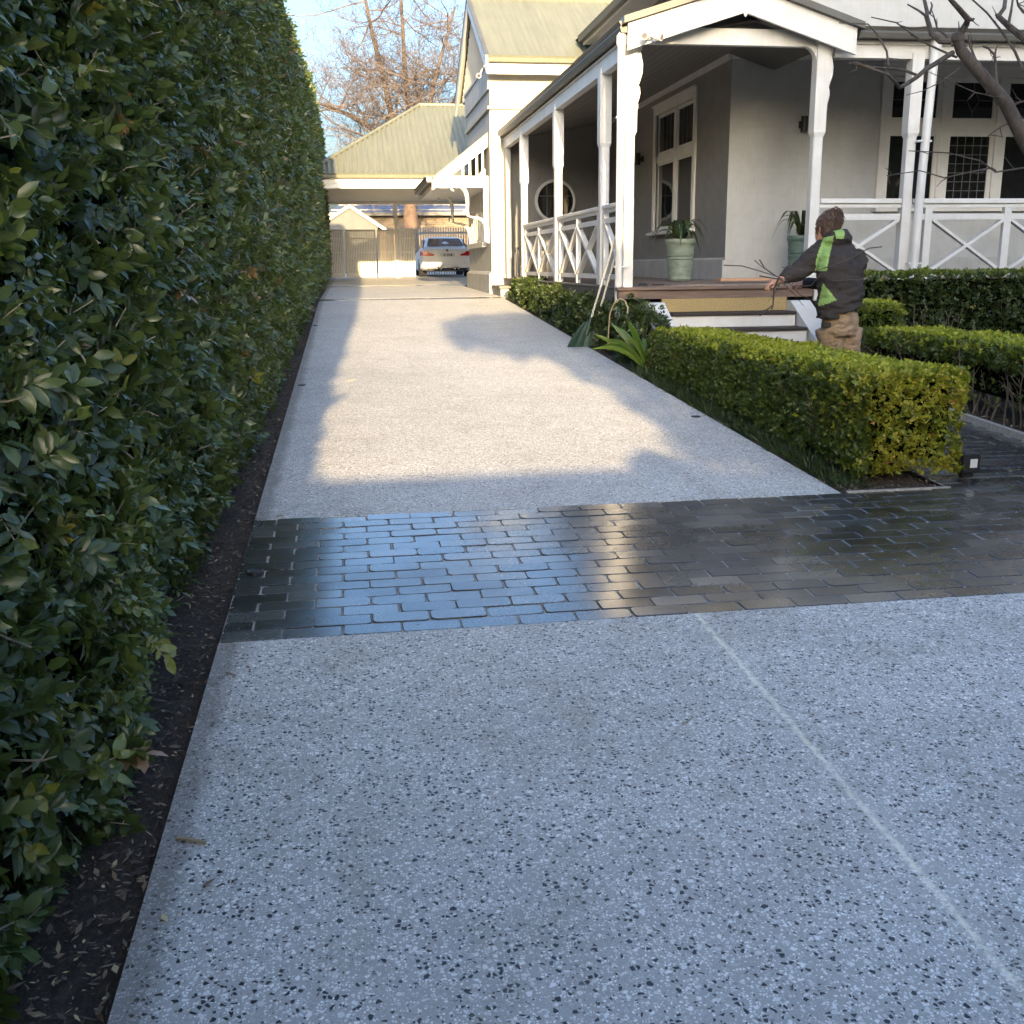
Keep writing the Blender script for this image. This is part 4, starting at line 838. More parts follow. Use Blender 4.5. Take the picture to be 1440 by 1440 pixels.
# ---- slatted gate and fence at the end of the drive
def slat_run(root, x0, x1, y, z0, z1, pitch=.056, w_=.040, mt=None):
    me = bpy.data.meshes.new('slat'); b = MB().box(-w_/2, w_/2, -.008, .008, 0, z1-z0); me.from_pydata([tuple(p) for p in b.v], [], b.f); me.materials.append(mt or MT['cream2'])
    x = x0+pitch/2
    while x < x1:
        o = bpy.data.objects.new('slat', me); C.objects.link(o); o.parent = root; o.location = Vector((x, y+random.uniform(-.002,.002), z0))-ORG[root]; x += pitch
g0 = gz(36)
for nm, lab, xa, xb, yy in (('slatted_fence', 'pale slatted fence panel next to the far end of the tall hedge', -.80, -.16, 36.12), ('slatted_gate', 'cream slatted driveway gate leaf, the brightest sunlit one', -.10, .92, 36.12), ('slatted_gate', 'cream slatted gate leaf left of the carport post', .98, 1.54, 36.12), ('slatted_fence', 'cream slatted panel between the carport post and the white car', 1.70, 2.24, 36.12)):
    rt_ = empty(nm, ((xa+xb)/2, yy, g0), lab, 'gate' if 'gate' in nm else 'fence', 'slatted panels at the end of the drive'); slat_run(rt_, xa+.05, xb-.05, yy, g0+.1, 1.17)
    part(MB().box(xa, xa+.06, yy-.03, yy+.03, g0+.02, 1.19), 'stile', MT['cream2'], rt_); part(MB().box(xb-.06, xb, yy-.03, yy+.03, g0+.02, 1.19), 'stile', MT['cream2'], rt_)
    for z, h_ in ((1.13,.06),(.88,.03),(.42,.04),(g0+.03,.15)): part(MB().box(xa+.061, xb-.061, yy+.010, yy+.035, z, z+h_) if h_ < .1 else MB().box(xa+.061, xb-.061, yy-.035, yy-.010, z, z+h_), 'rail', MT['cream2'], rt_)
rt_ = empty('slatted_fence', (4, 42, gz(42)), 'shaded tall slatted fence behind the white car', 'fence'); slat_run(rt_, 1.5, 7, 42, gz(42), 1.45, .10, .06, MT['shedwall']); part(MB().box(1.5, 7, 42.01, 42.05, 1.2, 1.28).box(1.5, 7, 42.01, 42.05, 0, .08), 'rail', MT['shedwall'], rt_)  # dark cladding colour on these slats stands in for shade
# ---- white car seen from behind
MT['carpaint'] = mat('white_car_paint', (.86, .86, .85), .35, .4, coat=.2); MT['carglass'] = mat('tinted_car_glass', (.03, .035, .033), .06, .6); MT['rubber'] = mat('tyre_rubber', (.02,.02,.02), .8)
MT['redlens'] = mat('red_lens', (.55, .02, .02), .15, .6); MT['carblack'] = mat('black_plastic', (.02,.02,.021), .5)
CXc, CYc, CZc = 3.36, 36.35, gz(36.4)
car = empty('parked_car', (CXc, CYc, CZc), 'white coupe parked tail first towards the drive beside the slatted gates', 'car')
def cs(y, hw, zlo, zbelt, tuck=.06):
    return [Vector((CXc+s_*x, CYc+y, CZc+z)) for s_, x, z in [(-1,hw-.10,zlo),(-1,hw-.02,zlo+.06),(-1,hw,zlo+.30),(-1,hw-.012,zbelt-.14),(-1,hw-tuck,zbelt-.02),(-1,hw*.72,zbelt+.015),(1,hw*.72,zbelt+.015),(1,hw-tuck,zbelt-.02),(1,hw-.012,zbelt-.14),(1,hw,zlo+.30),(1,hw-.02,zlo+.06),(1,hw-.10,zlo)]]
body = part(MB().loft([cs(0,.78,.36,.80),cs(.03,.86,.30,.92,.08),cs(.15,.905,.26,.985),cs(.6,.925,.22,1.0,.07),cs(1.3,.915,.20,.98),cs(2.4,.895,.20,.93),cs(3.3,.915,.20,.86),cs(4.2,.88,.22,.76),cs(4.55,.75,.28,.62)]), 'body', MT['carpaint'], car, True)
def gh(y, hw, z): return [Vector((CXc+a*hw, CYc+y, CZc+zz)) for a, zz in ((-1,.93),(-.985,.95),(-.86,z-.06),(-.74,z),(0,z+.018),(.74,z),(.86,z-.06),(.985,.95),(1,.93))]
part(MB().loft([gh(.42,.76,1.0),gh(.75,.77,1.14),gh(1.25,.77,1.32),gh(1.7,.765,1.365),gh(2.3,.75,1.36),gh(2.8,.75,1.22),gh(3.35,.74,.98)]), 'roof', MT['carpaint'], car, True)
part(MB().add([(CXc-.60,CYc+.47,CZc+1.045),(CXc+.60,CYc+.47,CZc+1.045),(CXc+.66,CYc+.50,CZc+1.06),(CXc+.54,CYc+1.20,CZc+1.325),(CXc-.54,CYc+1.20,CZc+1.325),(CXc-.66,CYc+.50,CZc+1.06)], [(0,1,2,3,4,5)]).add([], []), 'rear_window', MT['carglass'], car)
for s_ in (-1, 1):
    part(MB().prism([(CXc+s_*.775,CYc+.95,CZc+1.0),(CXc+s_*.78,CYc+2.7,CZc+.97),(CXc+s_*.70,CYc+2.3,CZc+1.30),(CXc+s_*.69,CYc+1.3,CZc+1.29)], (s_*.01,0,0)), 'side_window', MT['carglass'], car)
    part(MB().prism([(CXc+s_*.87,CYc-.008,CZc+.71),(CXc+s_*.47,CYc-.02,CZc+.715),(CXc+s_*.44,CYc-.02,CZc+.76),(CXc+s_*.60,CYc-.02,CZc+.80),(CXc+s_*.66,CYc-.01,CZc+.865),(CXc+s_*.86,CYc+.0,CZc+.875)], (0,.16,0)), 'tail_light', MT['redlens'], car)
    part(MB().prism([(CXc+s_*.92,CYc+.15,CZc+.72),(CXc+s_*.885,CYc-.004,CZc+.712),(CXc+s_*.875,CYc+.0,CZc+.872),(CXc+s_*.915,CYc+.17,CZc+.87)], (0,.012,.001)), 'tail_light_wrap', MT['redlens'], car)
    part(MB().box(CXc+s_*.70-.13, CXc+s_*.70+.13, CYc-.01, CYc+.05, CZc+.475, CZc+.49), 'bumper_slot', MT['carblack'], car)
    wh_ = part(MB().lathe((CXc+s_*.80, CYc+1.0, CZc+.325), [(.20,-.12),(.30,-.12),(.325,-.09),(.325,.09),(.30,.12),(.20,.12)], 24, axis='x'), 'wheel', MT['rubber'], car, True); part(MB().lathe((CXc+s_*.80, CYc+1.0, CZc+.325), [(.20,-.10),(.21,.10)], 20, axis='x'), 'rim', MT['galv'], wh_)
    part(MB().lathe((CXc+s_*.80, CYc+3.75, CZc+.325), [(.20,-.12),(.30,-.12),(.325,-.09),(.325,.09),(.30,.12),(.20,.12)], 24, axis='x'), 'wheel', MT['rubber'], car, True)
    mr_ = part(MB().loft([[Vector((CXc+s_*(.90+.02), CYc+2.35+q, CZc+.97+h_)) for q, h_ in ((0,0),(.08,0),(.08,.09),(0,.09))],[Vector((CXc+s_*1.06, CYc+2.33+q, CZc+.965+h_)) for q, h_ in ((0,0),(.10,0),(.10,.13),(0,.13))]]), 'wing_mirror', MT['carpaint'], car)
    part(MB().box(CXc+s_*.99-.06, CXc+s_*.99+.06, CYc+2.318, CYc+2.328, CZc+.98, CZc+1.08), 'mirror_glass', MT['carblack'], mr_)
    for dx in (.25, .38): part(MB().lathe((CXc+s_*dx, CYc-.03, CZc+.30), [(.040,0),(.046,.0),(.046,.10),(.034,.10),(.034,.01)], 14, axis='y'), 'exhaust_tip', MT['chrome'], car, True)
part(MB().prism([(CXc-.80,CYc+.02,CZc+.36),(CXc+.80,CYc+.02,CZc+.36),(CXc+.62,CYc+.04,CZc+.21),(CXc-.62,CYc+.04,CZc+.21)], (0,.3,0)), 'diffuser', MT['carblack'], car)
part(MB().prism([(CXc-.80,CYc-.03,CZc+.34),(CXc-.86,CYc+.0,CZc+.55),(CXc-.36,CYc-.03,CZc+.42),(CXc+.36,CYc-.03,CZc+.42),(CXc+.86,CYc+.0,CZc+.55),(CXc+.80,CYc-.03,CZc+.34),(CXc+.45,CYc-.035,CZc+.35),(CXc-.45,CYc-.035,CZc+.35)], (0,.06,0)), 'rear_bumper', MT['carpaint'], car)
pl_ = part(MB().box(CXc-.26, CXc+.26, CYc-.022, CYc-.012, CZc+.685, CZc+.80), 'number_plate', MT['white'], car); gl = MB()
for k, (dx, ww) in enumerate(((-.13,.03),(-.08,.02),(.0,.03),(.05,.03),(.11,.06))): gl.box(CXc+dx, CXc+dx+ww, CYc-.0245, CYc-.0225, CZc+.71, CZc+.775)
part(gl, 'plate_characters', MT['carblack'], pl_)
part(MB().box(CXc-.36, CXc+.36, CYc-.012, CYc+.02, CZc+.66, CZc+.83), 'plate_recess', MT['carpaint'], car); part(MB().lathe((CXc, CYc+.02, CZc+.90), [(.04,0),(.04,-.035),(.001,-.038)], 18, axis='y'), 'round_badge', MT['galv'], car, True)
# ---------------------------------------------------------------- beyond the gate
A = lambda px, py, Y: at(px, py, Y)
ap, le, re_ = A(491,288,45), A(448,316,45), A(543,322,45)
sh = empty('garden_shed', (ap.x, 45, gz(45)), 'grey clad gabled garden shed with white barge boards beyond the gate', 'shed')
part(MB().prism([(le.x+.1,45,gz(45)-.1),(re_.x-.35,45,gz(45)-.1),(re_.x-.35,45,re_.z+.14),(ap.x,45,ap.z-.12),(le.x+.1,45,le.z-.02)], (0,4,0)), 'wall', MT['shedwall'], sh)
for k in range(22):
    x = le.x+.2+k*.12; zt_ = ap.z-.14-abs(x-ap.x)*(ap.z-re_.z)/(re_.x-ap.x)
    if x < re_.x-.4: part(MB().box(x, x+.03, 44.985, 45, gz(45), zt_), 'cladding_rib', MT['shedwall'], sh)
for e in (le, re_):
    part(MB().prism([(ap.x,44.85,ap.z-.12),(ap.x,44.85,ap.z),(e.x,44.85,e.z),(e.x,44.85,e.z-.12)], (0,.04,0)), 'barge_board', MT['white'], sh); part(MB().prism([(ap.x,44.84,ap.z+.002),(ap.x,44.84,ap.z+.05),(e.x,44.84,e.z+.05),(e.x,44.84,e.z+.002)], (0,4.5,0)), 'roof_sheet', MT['shedwall'], sh)
m = mat('cream_brick_wall', rough=.85); n = N(m); v = n.coord('Object', (1,1,1)); bt = n.new('ShaderNodeTexBrick'); bt.inputs['Scale'].default_value = 2.2; bt.inputs['Color1'].default_value = (.20,.15,.105,1); bt.inputs['Color2'].default_value = (.15,.11,.08,1); bt.inputs['Mortar'].default_value = (.25,.23,.20,1)
mp = n.new('ShaderNodeMapping'); mp.inputs['Rotation'].default_value = (math.pi/2, 0, 0); n.l(v, mp.inputs[0]); n.l(mp.outputs[0], bt.inputs['Vector']); n.base(bt.outputs['Color']); MT['nbrick'] = m
m = mat('slate_tiles', rough=.35); n = N(m); v = n.coord('Object', (3,3,3)); n.base(n.ramp(n.noise(v, 3, 5, .7), [(.3, (.05,.06,.10)), (.7, (.13,.15,.21))])); MT['slate'] = m
nh = empty('neighbour_house', (3, 58, gz(58)), 'brick house with slate blue tiled roof behind the rear fence', 'house')
wl, wr = A(470,330,58), A(720,330,58); ev, rg = A(600,303,58), A(600,272,61)
part(MB().box(wl.x, wr.x+4, 58, 64, -.6, ev.z), 'wall', MT['nbrick'], nh); part(MB().box(wl.x-.4, wr.x+4, 57.45, 57.55, ev.z-.02, ev.z+.16), 'gutter', MT['gutter'], nh)
hipx = A(540,283,60).x
part(MB().add([(wl.x-.4,57.5,ev.z+.12),(wr.x+4,57.5,ev.z+.12),(wr.x+4,62,rg.z+.8),(hipx,62,rg.z+.8)], [(0,1,2,3)]).add([(wl.x-.4,57.5,ev.z+.12),(hipx,62,rg.z+.8),(wl.x-.4,66,ev.z+.12)], [(0,1,2)]), 'roof', MT['slate'], nh)
for k in range(5): part(MB().box(wl.x+1.2+k*2.1, wl.x+2.1+k*2.1, 57.96, 58, .5, 1.5), 'window', MT['glass'], nh)
for k in range(7):                          # tile courses standing proud
    t = (k+.5)/7; y = 57.5+4.5*t; z = ev.z+.12+(rg.z+.68-ev.z)*t; part(MB().box(wl.x-.3+ (hipx-wl.x)*t, wr.x+4, y, y+.12, z+.0, z+.06), 'tile_course', MT['slate'], nh)
# ---------------------------------------------------------------- bare trees
def grow(m, p, d, L, r, lev, rnd, up=.12, minr=.007, spread=.9):
    segs = max(3, 6-lev); pts = [p.copy()]; rr = [r]
    for k in range(segs):
        d = (d+Vector((rnd.gauss(0,.20),rnd.gauss(0,.20),rnd.gauss(up*.4,.17)))).normalized(); p = p+d*(L/segs); pts.append(p.copy()); rr.append(max(minr*.6, r*(1-.62*(k+1)/segs)))
    m.tube(pts, rr, 6 if lev == 0 else (4 if lev == 1 else 3), cap=False)
    if lev >= 4 or r < minr: return
    for k in range([7,6,5,4][lev]):
        i = rnd.randint(1, segs); q = pts[i]; dd = (pts[i]-pts[i-1]).normalized(); s_ = Vector((rnd.gauss(0,1),rnd.gauss(0,1),rnd.gauss(.15,.8))).normalized()
        grow(m, q, (dd*.75+s_*spread).normalized(), L*rnd.uniform(.42,.68), max(rr[i]*rnd.uniform(.42,.62), minr), lev+1, rnd, up, minr, spread)
MT['limb'] = painted('grey_brown_limb', (.13,.10,.088), .9, .4, 6)
TY = 46.5; rnd = random.Random(11)
bt_ = A(578,330,TY); bt_.z = gz(TY); fork = A(577,262,TY)
tree = empty('bare_tree', bt_, 'large leafless tree with reddish trunk behind the carport', 'tree')
part(MB().tube([bt_, A(578,325,TY), A(577,300,TY), fork], [.40,.34,.31,.28], 12), 'trunk', MT['gum'], tree, True)
limbs = [([fork, A(562,200,TY+.3), A(551,165,TY+.4), A(540,110,TY), A(524,50,TY-.5), A(508,-30,TY-1)], .19), ([fork, A(548,205,TY-.5), A(522,180,TY-1), A(492,162,TY-1.5), A(462,150,TY-2), A(432,140,TY-2)], .16), ([fork, A(577,190,TY+.6), A(574,150,TY+1), A(569,90,TY+1.5), A(566,30,TY+1.2), A(560,-40,TY+1)], .17), ([fork, A(590,190,TY-.6), A(604,148,TY-1), A(613,105,TY-1.2), A(626,60,TY-1), A(640,10,TY-1)], .14), ([fork, A(600,210,TY+.8), A(628,165,TY+1.5), A(648,120,TY+2), A(665,70,TY+2.4)], .12)]
tw_ = MB()
for pts, r in limbs:
    part(MB().tube(pts, [r*(1-.72*k/(len(pts)-1)) for k in range(len(pts))], 8), 'limb', MT['limb'], tree, True)
    for k in range(1, len(pts)):
        for j in range(4 if k > 1 else 2):
            a = pts[k-1].lerp(pts[k], rnd.random()); s_ = Vector((rnd.gauss(0,1),rnd.gauss(0,.8),rnd.gauss(.2,.7))).normalized(); grow(tw_, a, s_, rnd.uniform(2.0,3.6), r*.42*(1-.1*k), 1, rnd, .1, .008, .85)
tag(part(tw_, 'twigs', MT['twig'], tree), kind='stuff')
# pruned street-side tree reaching in from the right
PY = 8.3; base = Vector((6.55, 8.35, gz(8.35)))
pt = empty('pruned_tree', base, 'dark bare pruned tree leaning in from the right in front of the veranda', 'tree')
A_ = lambda l, dy=0: [A(x, y, PY+dy*(k/max(1,len(l)-1))) for k, (x, y) in enumerate(l)]
part(MB().tube([base, Vector((6.4,8.33,-.5)), A(1500,300,PY), A(1440,196,PY), A(1414,144,PY), A(1380,105,PY), A(1352,72,PY), A(1346,54,PY)], [.085,.075,.068,.06,.055,.050,.046,.040], 12), 'trunk', MT['bark'], pt, True)
part(MB().lathe(A(1347,53,PY), [(.01,-.05),(.045,-.03),(.055,0),(.045,.03),(.01,.05)], 10), 'knuckle', MT['bark'], pt, True)
BR = [([(1348,52),(1359,34),(1361,27),(1348,12),(1337,0),(1316,-32)],.03,-.3),([(1361,27),(1368,28),(1370,26)],.018,0),([(1338,58),(1322,58),(1310,47),(1303,23),(1304,17),(1300,0),(1296,-30)],.026,.3),([(1303,23),(1292,15),(1276,6)],.012,.1),([(1308,18),(1311,8),(1309,3)],.010,.1),([(1340,74),(1318,88),(1303,97),(1290,108),(1275,118),(1265,123),(1258,114),(1249,105),(1229,98),(1203,88)],.022,-.5),([(1290,106),(1270,98),(1252,96),(1220,94),(1193,88)],.012,-.3),([(1250,94),(1247,72),(1234,49),(1221,34),(1180,32)],.010,.2),([(1346,81),(1321,70),(1296,58),(1261,32),(1225,24)],.010,.3),([(1402,148),(1398,136),(1371,130),(1337,115),(1306,101)],.006,-.2),([(1348,97),(1324,115),(1297,128),(1274,134)],.006,-.3),([(1400,120),(1401,106),(1399,78),(1390,68),(1382,65)],.015,.2),([(1399,78),(1402,64)],.010,0),([(1440,101),(1427,72),(1407,42),(1388,18),(1368,0),(1355,-20)],.012,.4),([(1480,110),(1440,54),(1418,36),(1404,23),(1412,12),(1415,-12)],.032,.3),([(1404,23),(1400,20)],.02,0),([(1418,36),(1422,15),(1426,-12)],.014,.1),([(1440,18),(1432,8),(1428,-8)],.012,0),([(1460,228),(1440,236),(1400,242),(1378,226),(1333,215),(1278,212)],.009,-.4),([(1400,240),(1394,236),(1364,242),(1328,250),(1294,240),(1247,247)],.008,-.3),([(1340,64),(1330,50),(1318,40),(1313,22)],.012,.2),([(1416,150),(1440,142),(1470,138)],.009,.1),([(1440,165),(1408,178),(1388,192)],.006,.1),([(1349,44),(1348,30)],.007,0),([(1303,38),(1280,40),(1262,34)],.007,.1),([(1371,130),(1362,140),(1364,138)],.005,0),([(1380,100),(1372,84),(1364,64),(1362,50)],.013,.1)]
for l_, r, dy in BR: part(MB().tube(A_(l_, dy), [r*(1-.55*k/(len(l_)-1)) for k in range(len(l_))], 7), 'branch', MT['bark'], pt, True)
for k in range(46):                          # short fine spurs
    l_, r, dy = random.choice(BR); q = A_(l_, dy); i = random.randint(0, len(q)-2); a = q[i].lerp(q[i+1], random.random()); d = Vector((random.gauss(0,1),random.gauss(0,.6),random.gauss(.3,1))).normalized(); L_ = random.uniform(.04,.17)
    part(MB().tube([a, a+d*L_*.5+Vector((random.gauss(0,.008),0,random.gauss(0,.008))), a+d*L_], [.0045,.0035,.002], 5), 'spur', MT['bark'], pt, True)
# ---------------------------------------------------------------- the street side behind the camera (casts the afternoon shade)
YF_ = -2.6; fz = gz(YF_)
fw_ = empty('front_wall', (.5, YF_, fz), 'rendered masonry street wall with piers behind the viewer', 'wall')
part(MB().box(-3, 1.35, YF_-.12, YF_+.12, fz-.1, .42), 'wall', MT['cream'], fw_); part(MB().box(-3.05, 1.25, YF_-.16, YF_+.16, .421, .46), 'coping', MT['concrete'], fw_)
part(MB().box(1.26, 1.60, YF_-.2, YF_+.2, fz-.1, .50), 'pier', MT['cream'], fw_); part(MB().lathe((1.43,YF_,.50), [(.2,0),(.2,.04),(.1,.07),(.08,.1),(.001,.12)], 12), 'pier_cap', MT['cream'], fw_)
part(MB().box(1.61, 9, YF_-.12, YF_+.12, fz-.1, .42), 'wall', MT['cream'], fw_)
def leaf_tree(name, label, base, blobs, ln, dens, trunk_h):
    rt2 = empty(name, base, label, 'tree'); part(MB().tube([base, base+Vector((.1,.05,trunk_h*.5)), base+Vector((.05,0,trunk_h))], [.28,.22,.14], 10), 'trunk', MT['bark'], rt2, True)
    P = []; O = []
    for (c_, r_) in blobs:
        n_ = int(dens*r_[0]*r_[2]); o_ = unit(rng.normal(0,1,(n_,3))); P.append(np.array(c_)+o_*np.array(r_)*(rng.random((n_,1))**.4)); O.append(o_)
    P = np.concatenate(P); O = np.concatenate(O); P2, D, Q = sprigs(P, O, 4, ln*.4); N_ = len(P2)
    leaves('crown', P2, D, Q, ln*rng.lognormal(0,.2,N_), ln*.6*np.ones(N_), rng.random(N_), MT['leafT'], rt2, False); return rt2
leaf_tree('street_tree', 'broad evergreen street tree standing behind the viewer to the right', Vector((6.2,-8,gz(-8)-.2)), [((3.9,-8,4.6),(1.75,1.6,2.6)),((5.7,-8,6.6),(2.4,2,3.0)),((8.2,-8,6.6),(2.8,2,3.6)),((10.8,-8,6.2),(2.7,2,3.8)),((6.5,-8,2.2),(4.0,1.5,2.2)),((3.3,-8,2.4),(1.3,1.2,1.6))], .22, 480, 6)
leaf_tree('street_tree', 'second evergreen street tree behind the viewer, farther to the right', Vector((19,-8,gz(-8)-.2)), [((15,-8,3.5),(3.2,2,4.5)),((19,-8,4.5),(3.6,2,5)),((23.5,-8,3.5),(3.5,2,4.5)),((28,-8,3.0),(3.5,2,4))], .34, 120, 6)
leaf_tree('street_shrub', 'tall shrub behind the viewer beside the street wall', Vector((1.9,-7,gz(-7)-.1)), [((.98,-7,3.25),(1.0,.6,.62)),((2.0,-7,3.0),(1.0,.7,1.0)),((2.35,-7,1.5),(.95,.7,1.4)),((2.6,-7,0.2),(1.0,.7,1.3))], .12, 1100, 2)
# treetops and hedges across the street
n_ = 6500; pos = np.stack([rng.uniform(-45, 45, n_), -34+rng.normal(0,1.2,n_), np.zeros(n_)], 1); pos[:,2] = -3+(5.6+1.2*fbm(pos[:,0], pos[:,0]*0, .22, 3))*rng.random(n_)**.8
P2, D, Q_ = sprigs(pos, np.tile([0,1.,.2], (n_,1)), 4, .2); tag(leaves('street_trees', P2, D, Q_, .55*rng.lognormal(0,.2,len(P2)), .36*np.ones(len(P2)), rng.random(len(P2)), MT['leafT'], None, False), 'mass of trees across the street behind the viewer', 'trees', kind='stuff')
# ---------------------------------------------------------------- potted plants
def strap(root, base, ang, reach, rise, droop, wid, mt, tint, name='leaf', n_=9, lean=0.):
    """one arching strap leaf with a keel"""
    d = Vector((math.cos(ang), math.sin(ang), 0)); s_ = Vector((-math.sin(ang), math.cos(ang), 0)); vs = []; fs = []
    for k in range(n_):
        t = k/(n_-1); c_ = Vector(base)+d*(reach*t**1.05)+Vector((0,0,rise*math.sin(min(t*1.25,1)*math.pi/2)-droop*max(0,t-.45)**1.6)); w_ = wid*(.55+1.1*t-1.62*t**2.6) if t < 1 else .001
        w_ = max(w_, .0015); tw = s_*w_+Vector((0,0,w_*lean)); vs += [c_-tw+Vector((0,0,w_*.35)), c_, c_+tw+Vector((0,0,w_*.35))]
    for k in range(n_-1): a = 3*k; fs += [(a,a+1,a+4,a+3),(a+1,a+2,a+5,a+4)]
    o = MB().add(vs, fs).build(name, mt, root, 'all'); a_ = o.data.attributes.new('tint', 'FLOAT', 'POINT'); a_.data.foreach_set('value', [tint]*len(vs)); return o
def glaze(name, c0, c1):
    m = mat(name, rough=.55); n = N(m); v = n.coord(); a = n.noise(n.coord('Object', (1,1,2)), 7, 6, .7); n.base(n.ramp(a, [(.3, c0), (.55, c1), (.75, tuple(min(1,c*1.25) for c in c1))])); n.bump(n.noise(v, 30, 4), .3, .006); return m
MT['pot'] = glaze('celadon_glaze', (.11,.14,.11), (.18,.22,.175)); MT['potb'] = glaze('blue_green_glaze', (.06,.10,.085), (.11,.165,.14)); MT['potd'] = glaze('dark_pot', (.02,.02,.02), (.05,.045,.04)); MT['soil'] = mat('potting_soil', (.02,.015,.012), .95)
def potted(name, label, c_, h_, rt_, rb, pm, lm, nleaf, reach, rise, seed):
    r = random.Random(seed); root = empty(name, c_, label, 'potted plant', 'pots on the veranda'); x, y, z = c_
    prof = [(rb*.96,0),(rb,.01)]+[(rb+(rt_-rb)*t**.8+.006*math.sin(t*40), h_*t) for t in np.linspace(.05,.86,14)]+[(rt_*1.02,h_*.88),(rt_*1.07,h_*.90),(rt_*1.08,h_*.96),(rt_*1.04,h_),(rt_*.94,h_),(rt_*.92,h_*.9)]
    part(MB().lathe(c_, prof, 28), 'pot', pm, root, True); part(MB().lathe(c_, [(.001,h_*.92),(rt_*.93,h_*.91)], 20), 'soil', MT['soil'], root)
    for z_ in (.52, .60): part(MB().lathe((x,y,z+h_*z_), [(rb+(rt_-rb)*z_**.8+.002,-.006),(rb+(rt_-rb)*z_**.8+.010,0),(rb+(rt_-rb)*z_**.8+.002,.006)], 28), 'rib', pm, root, True)
    for k in range(nleaf): strap(root, (x+r.uniform(-.03,.03), y+r.uniform(-.03,.03), z+h_*.92), 2*math.pi*k/nleaf*1.0+r.uniform(-.25,.25), reach*r.uniform(.7,1.1), rise*r.uniform(.5,1.1), rise*r.uniform(1.2,2.6), .030*r.uniform(.8,1.2), lm, r.uniform(.15,.9))
    return root
potted('potted_plant', 'pale green glazed pot with arching dark leaves below the side window', (4.28,13.3,-.235), .53, .19, .145, MT['pot'], MT['brom'], 15, .44, .34, 1)
potted('potted_plant', 'blue green glazed pot with dark strap leaves half hidden by the gable post', (6.02,13.5,-.245), .58, .165, .13, MT['potb'], MT['brom'], 15, .38, .40, 2)
potted('potted_plant', 'dark pot in the shade behind the corner veranda post', (4.35,17.2,-.235), .55, .19, .15, MT['potd'], MT['brom'], 10, .2, .15, 3)
# ---------------------------------------------------------------- lanterns
def lantern(label, c_, s_=1.):
    x, y, z = c_; root = empty('lantern', c_, label, 'lantern', 'lanterns on the veranda'); h_ = .50*s_; w_ = .125*s_
    part(MB().box(x-w_-.015,x+w_+.015,y-w_-.015,y+w_+.015,z,z+.035), 'base', MT['galv'], root)
    for a in (-1,1):
        for b in (-1,1): part(MB().box(x+a*w_-.011,x+a*w_+.011,y+b*w_-.011,y+b*w_+.011,z+.036,z+h_), 'corner_bar', MT['galv'], root)
    part(MB().box(x-w_-.02,x+w_+.02,y-w_-.02,y+w_+.02,z+h_+.001,z+h_+.035), 'eave', MT['galv'], root)
    part(MB().loft([[Vector((x+a*w_*1.12,y+b*w_*1.12,z+h_+.036)) for a,b in ((-1,-1),(1,-1),(1,1),(-1,1))],[Vector((x+a*w_*.45,y+b*w_*.45,z+h_+.10*s_)) for a,b in ((-1,-1),(1,-1),(1,1),(-1,1))],[Vector((x+a*w_*.36,y+b*w_*.36,z+h_+.13*s_)) for a,b in ((-1,-1),(1,-1),(1,1),(-1,1))]]), 'roof', MT['galv'], root)
    part(MB().tube([(x+.045*math.cos(t),y,z+h_+.155*s_+.045*math.sin(t)) for t in np.linspace(-.4,math.pi+.4,10)], .009, 6), 'ring_handle', MT['galv'], root, True)
    part(MB().lathe((x,y,z+.036), [(.05*s_,0),(.05*s_,.20*s_),(.005,.205*s_)], 14), 'candle', MT['candle'], root, True)
    for yy in (y-w_, y+w_):
        part(MB().bar((x-w_,yy,z+.06),(x+w_,yy,z+h_-.03),.008,.012,(0,1,0)).bar((x+w_,yy+.001,z+.06),(x-w_,yy+.001,z+h_-.03),.008,.012,(0,1,0)), 'cross_bars', MT['galv'], root)
lantern('grey metal lantern with cream candle at the far end of the veranda', (3.26,19.75,-.258)); lantern('second grey metal lantern, half hidden behind the far veranda post', (3.55,19.55,-.25), .98)
# ---------------------------------------------------------------- lights, cameras
def updown(label, c_, nx, ny):
    x, y, z = c_; root = empty('wall_light', c_, label, 'wall light', 'black wall lights')
    part(MB().box(x-.03*abs(nx)-.045*abs(ny), x+.045*abs(ny)+.0*abs(nx), y-.03*abs(ny)-.045*abs(nx), y+.045*abs(nx), z-.045, z+.045), 'bracket', MT['blackmetal'], root)
    part(MB().lathe((x+nx*.085,y+ny*.085,z), [(.04,-.10),(.045,-.10),(.045,.10),(.04,.10)], 14), 'tube', MT['blackmetal'], root, True); part(MB().box(x+min(0,nx)*.06, x+max(0,nx)*.06+ (.03 if ny else 0), y+min(0,ny)*.06-(.0 if ny else .015), y+max(0,ny)*.06+(.0 if ny else .015), z-.02, z+.02), 'arm', MT['blackmetal'], root)
updown('black up and down wall light left of the side window', (5.148,18.25,1.76), -1, 0); updown('black up and down wall light on the front wall behind the gable post', (6.17,13.997,1.80), 0, -1)
def gableflood():
    c_ = Vector((3.28,11.495,2.36)); root = empty('flood_light', c_, 'small white twin security floodlight on the left barge board', 'flood light')
    part(MB().lathe(c_, [(.045,0),(.045,-.03),(.03,-.05),(.001,-.052)], 16, axis='y'), 'mount', MT['white'], root, True)
    for dx, dz in ((-.085,-.03),(.10,-.04)):
        a = c_+Vector((0,-.05,0)); b = c_+Vector((dx,-.16,dz)); part(MB().tube([a, a+(b-a)*.5, a+(b-a)*.52, b], [.02,.024,.036,.04], 12), 'lamp_head', MT['white'], root, True); part(MB().tube([b, b+(b-a).normalized()*.004], .031, 12), 'lens', MT['galv'], root)
gableflood()
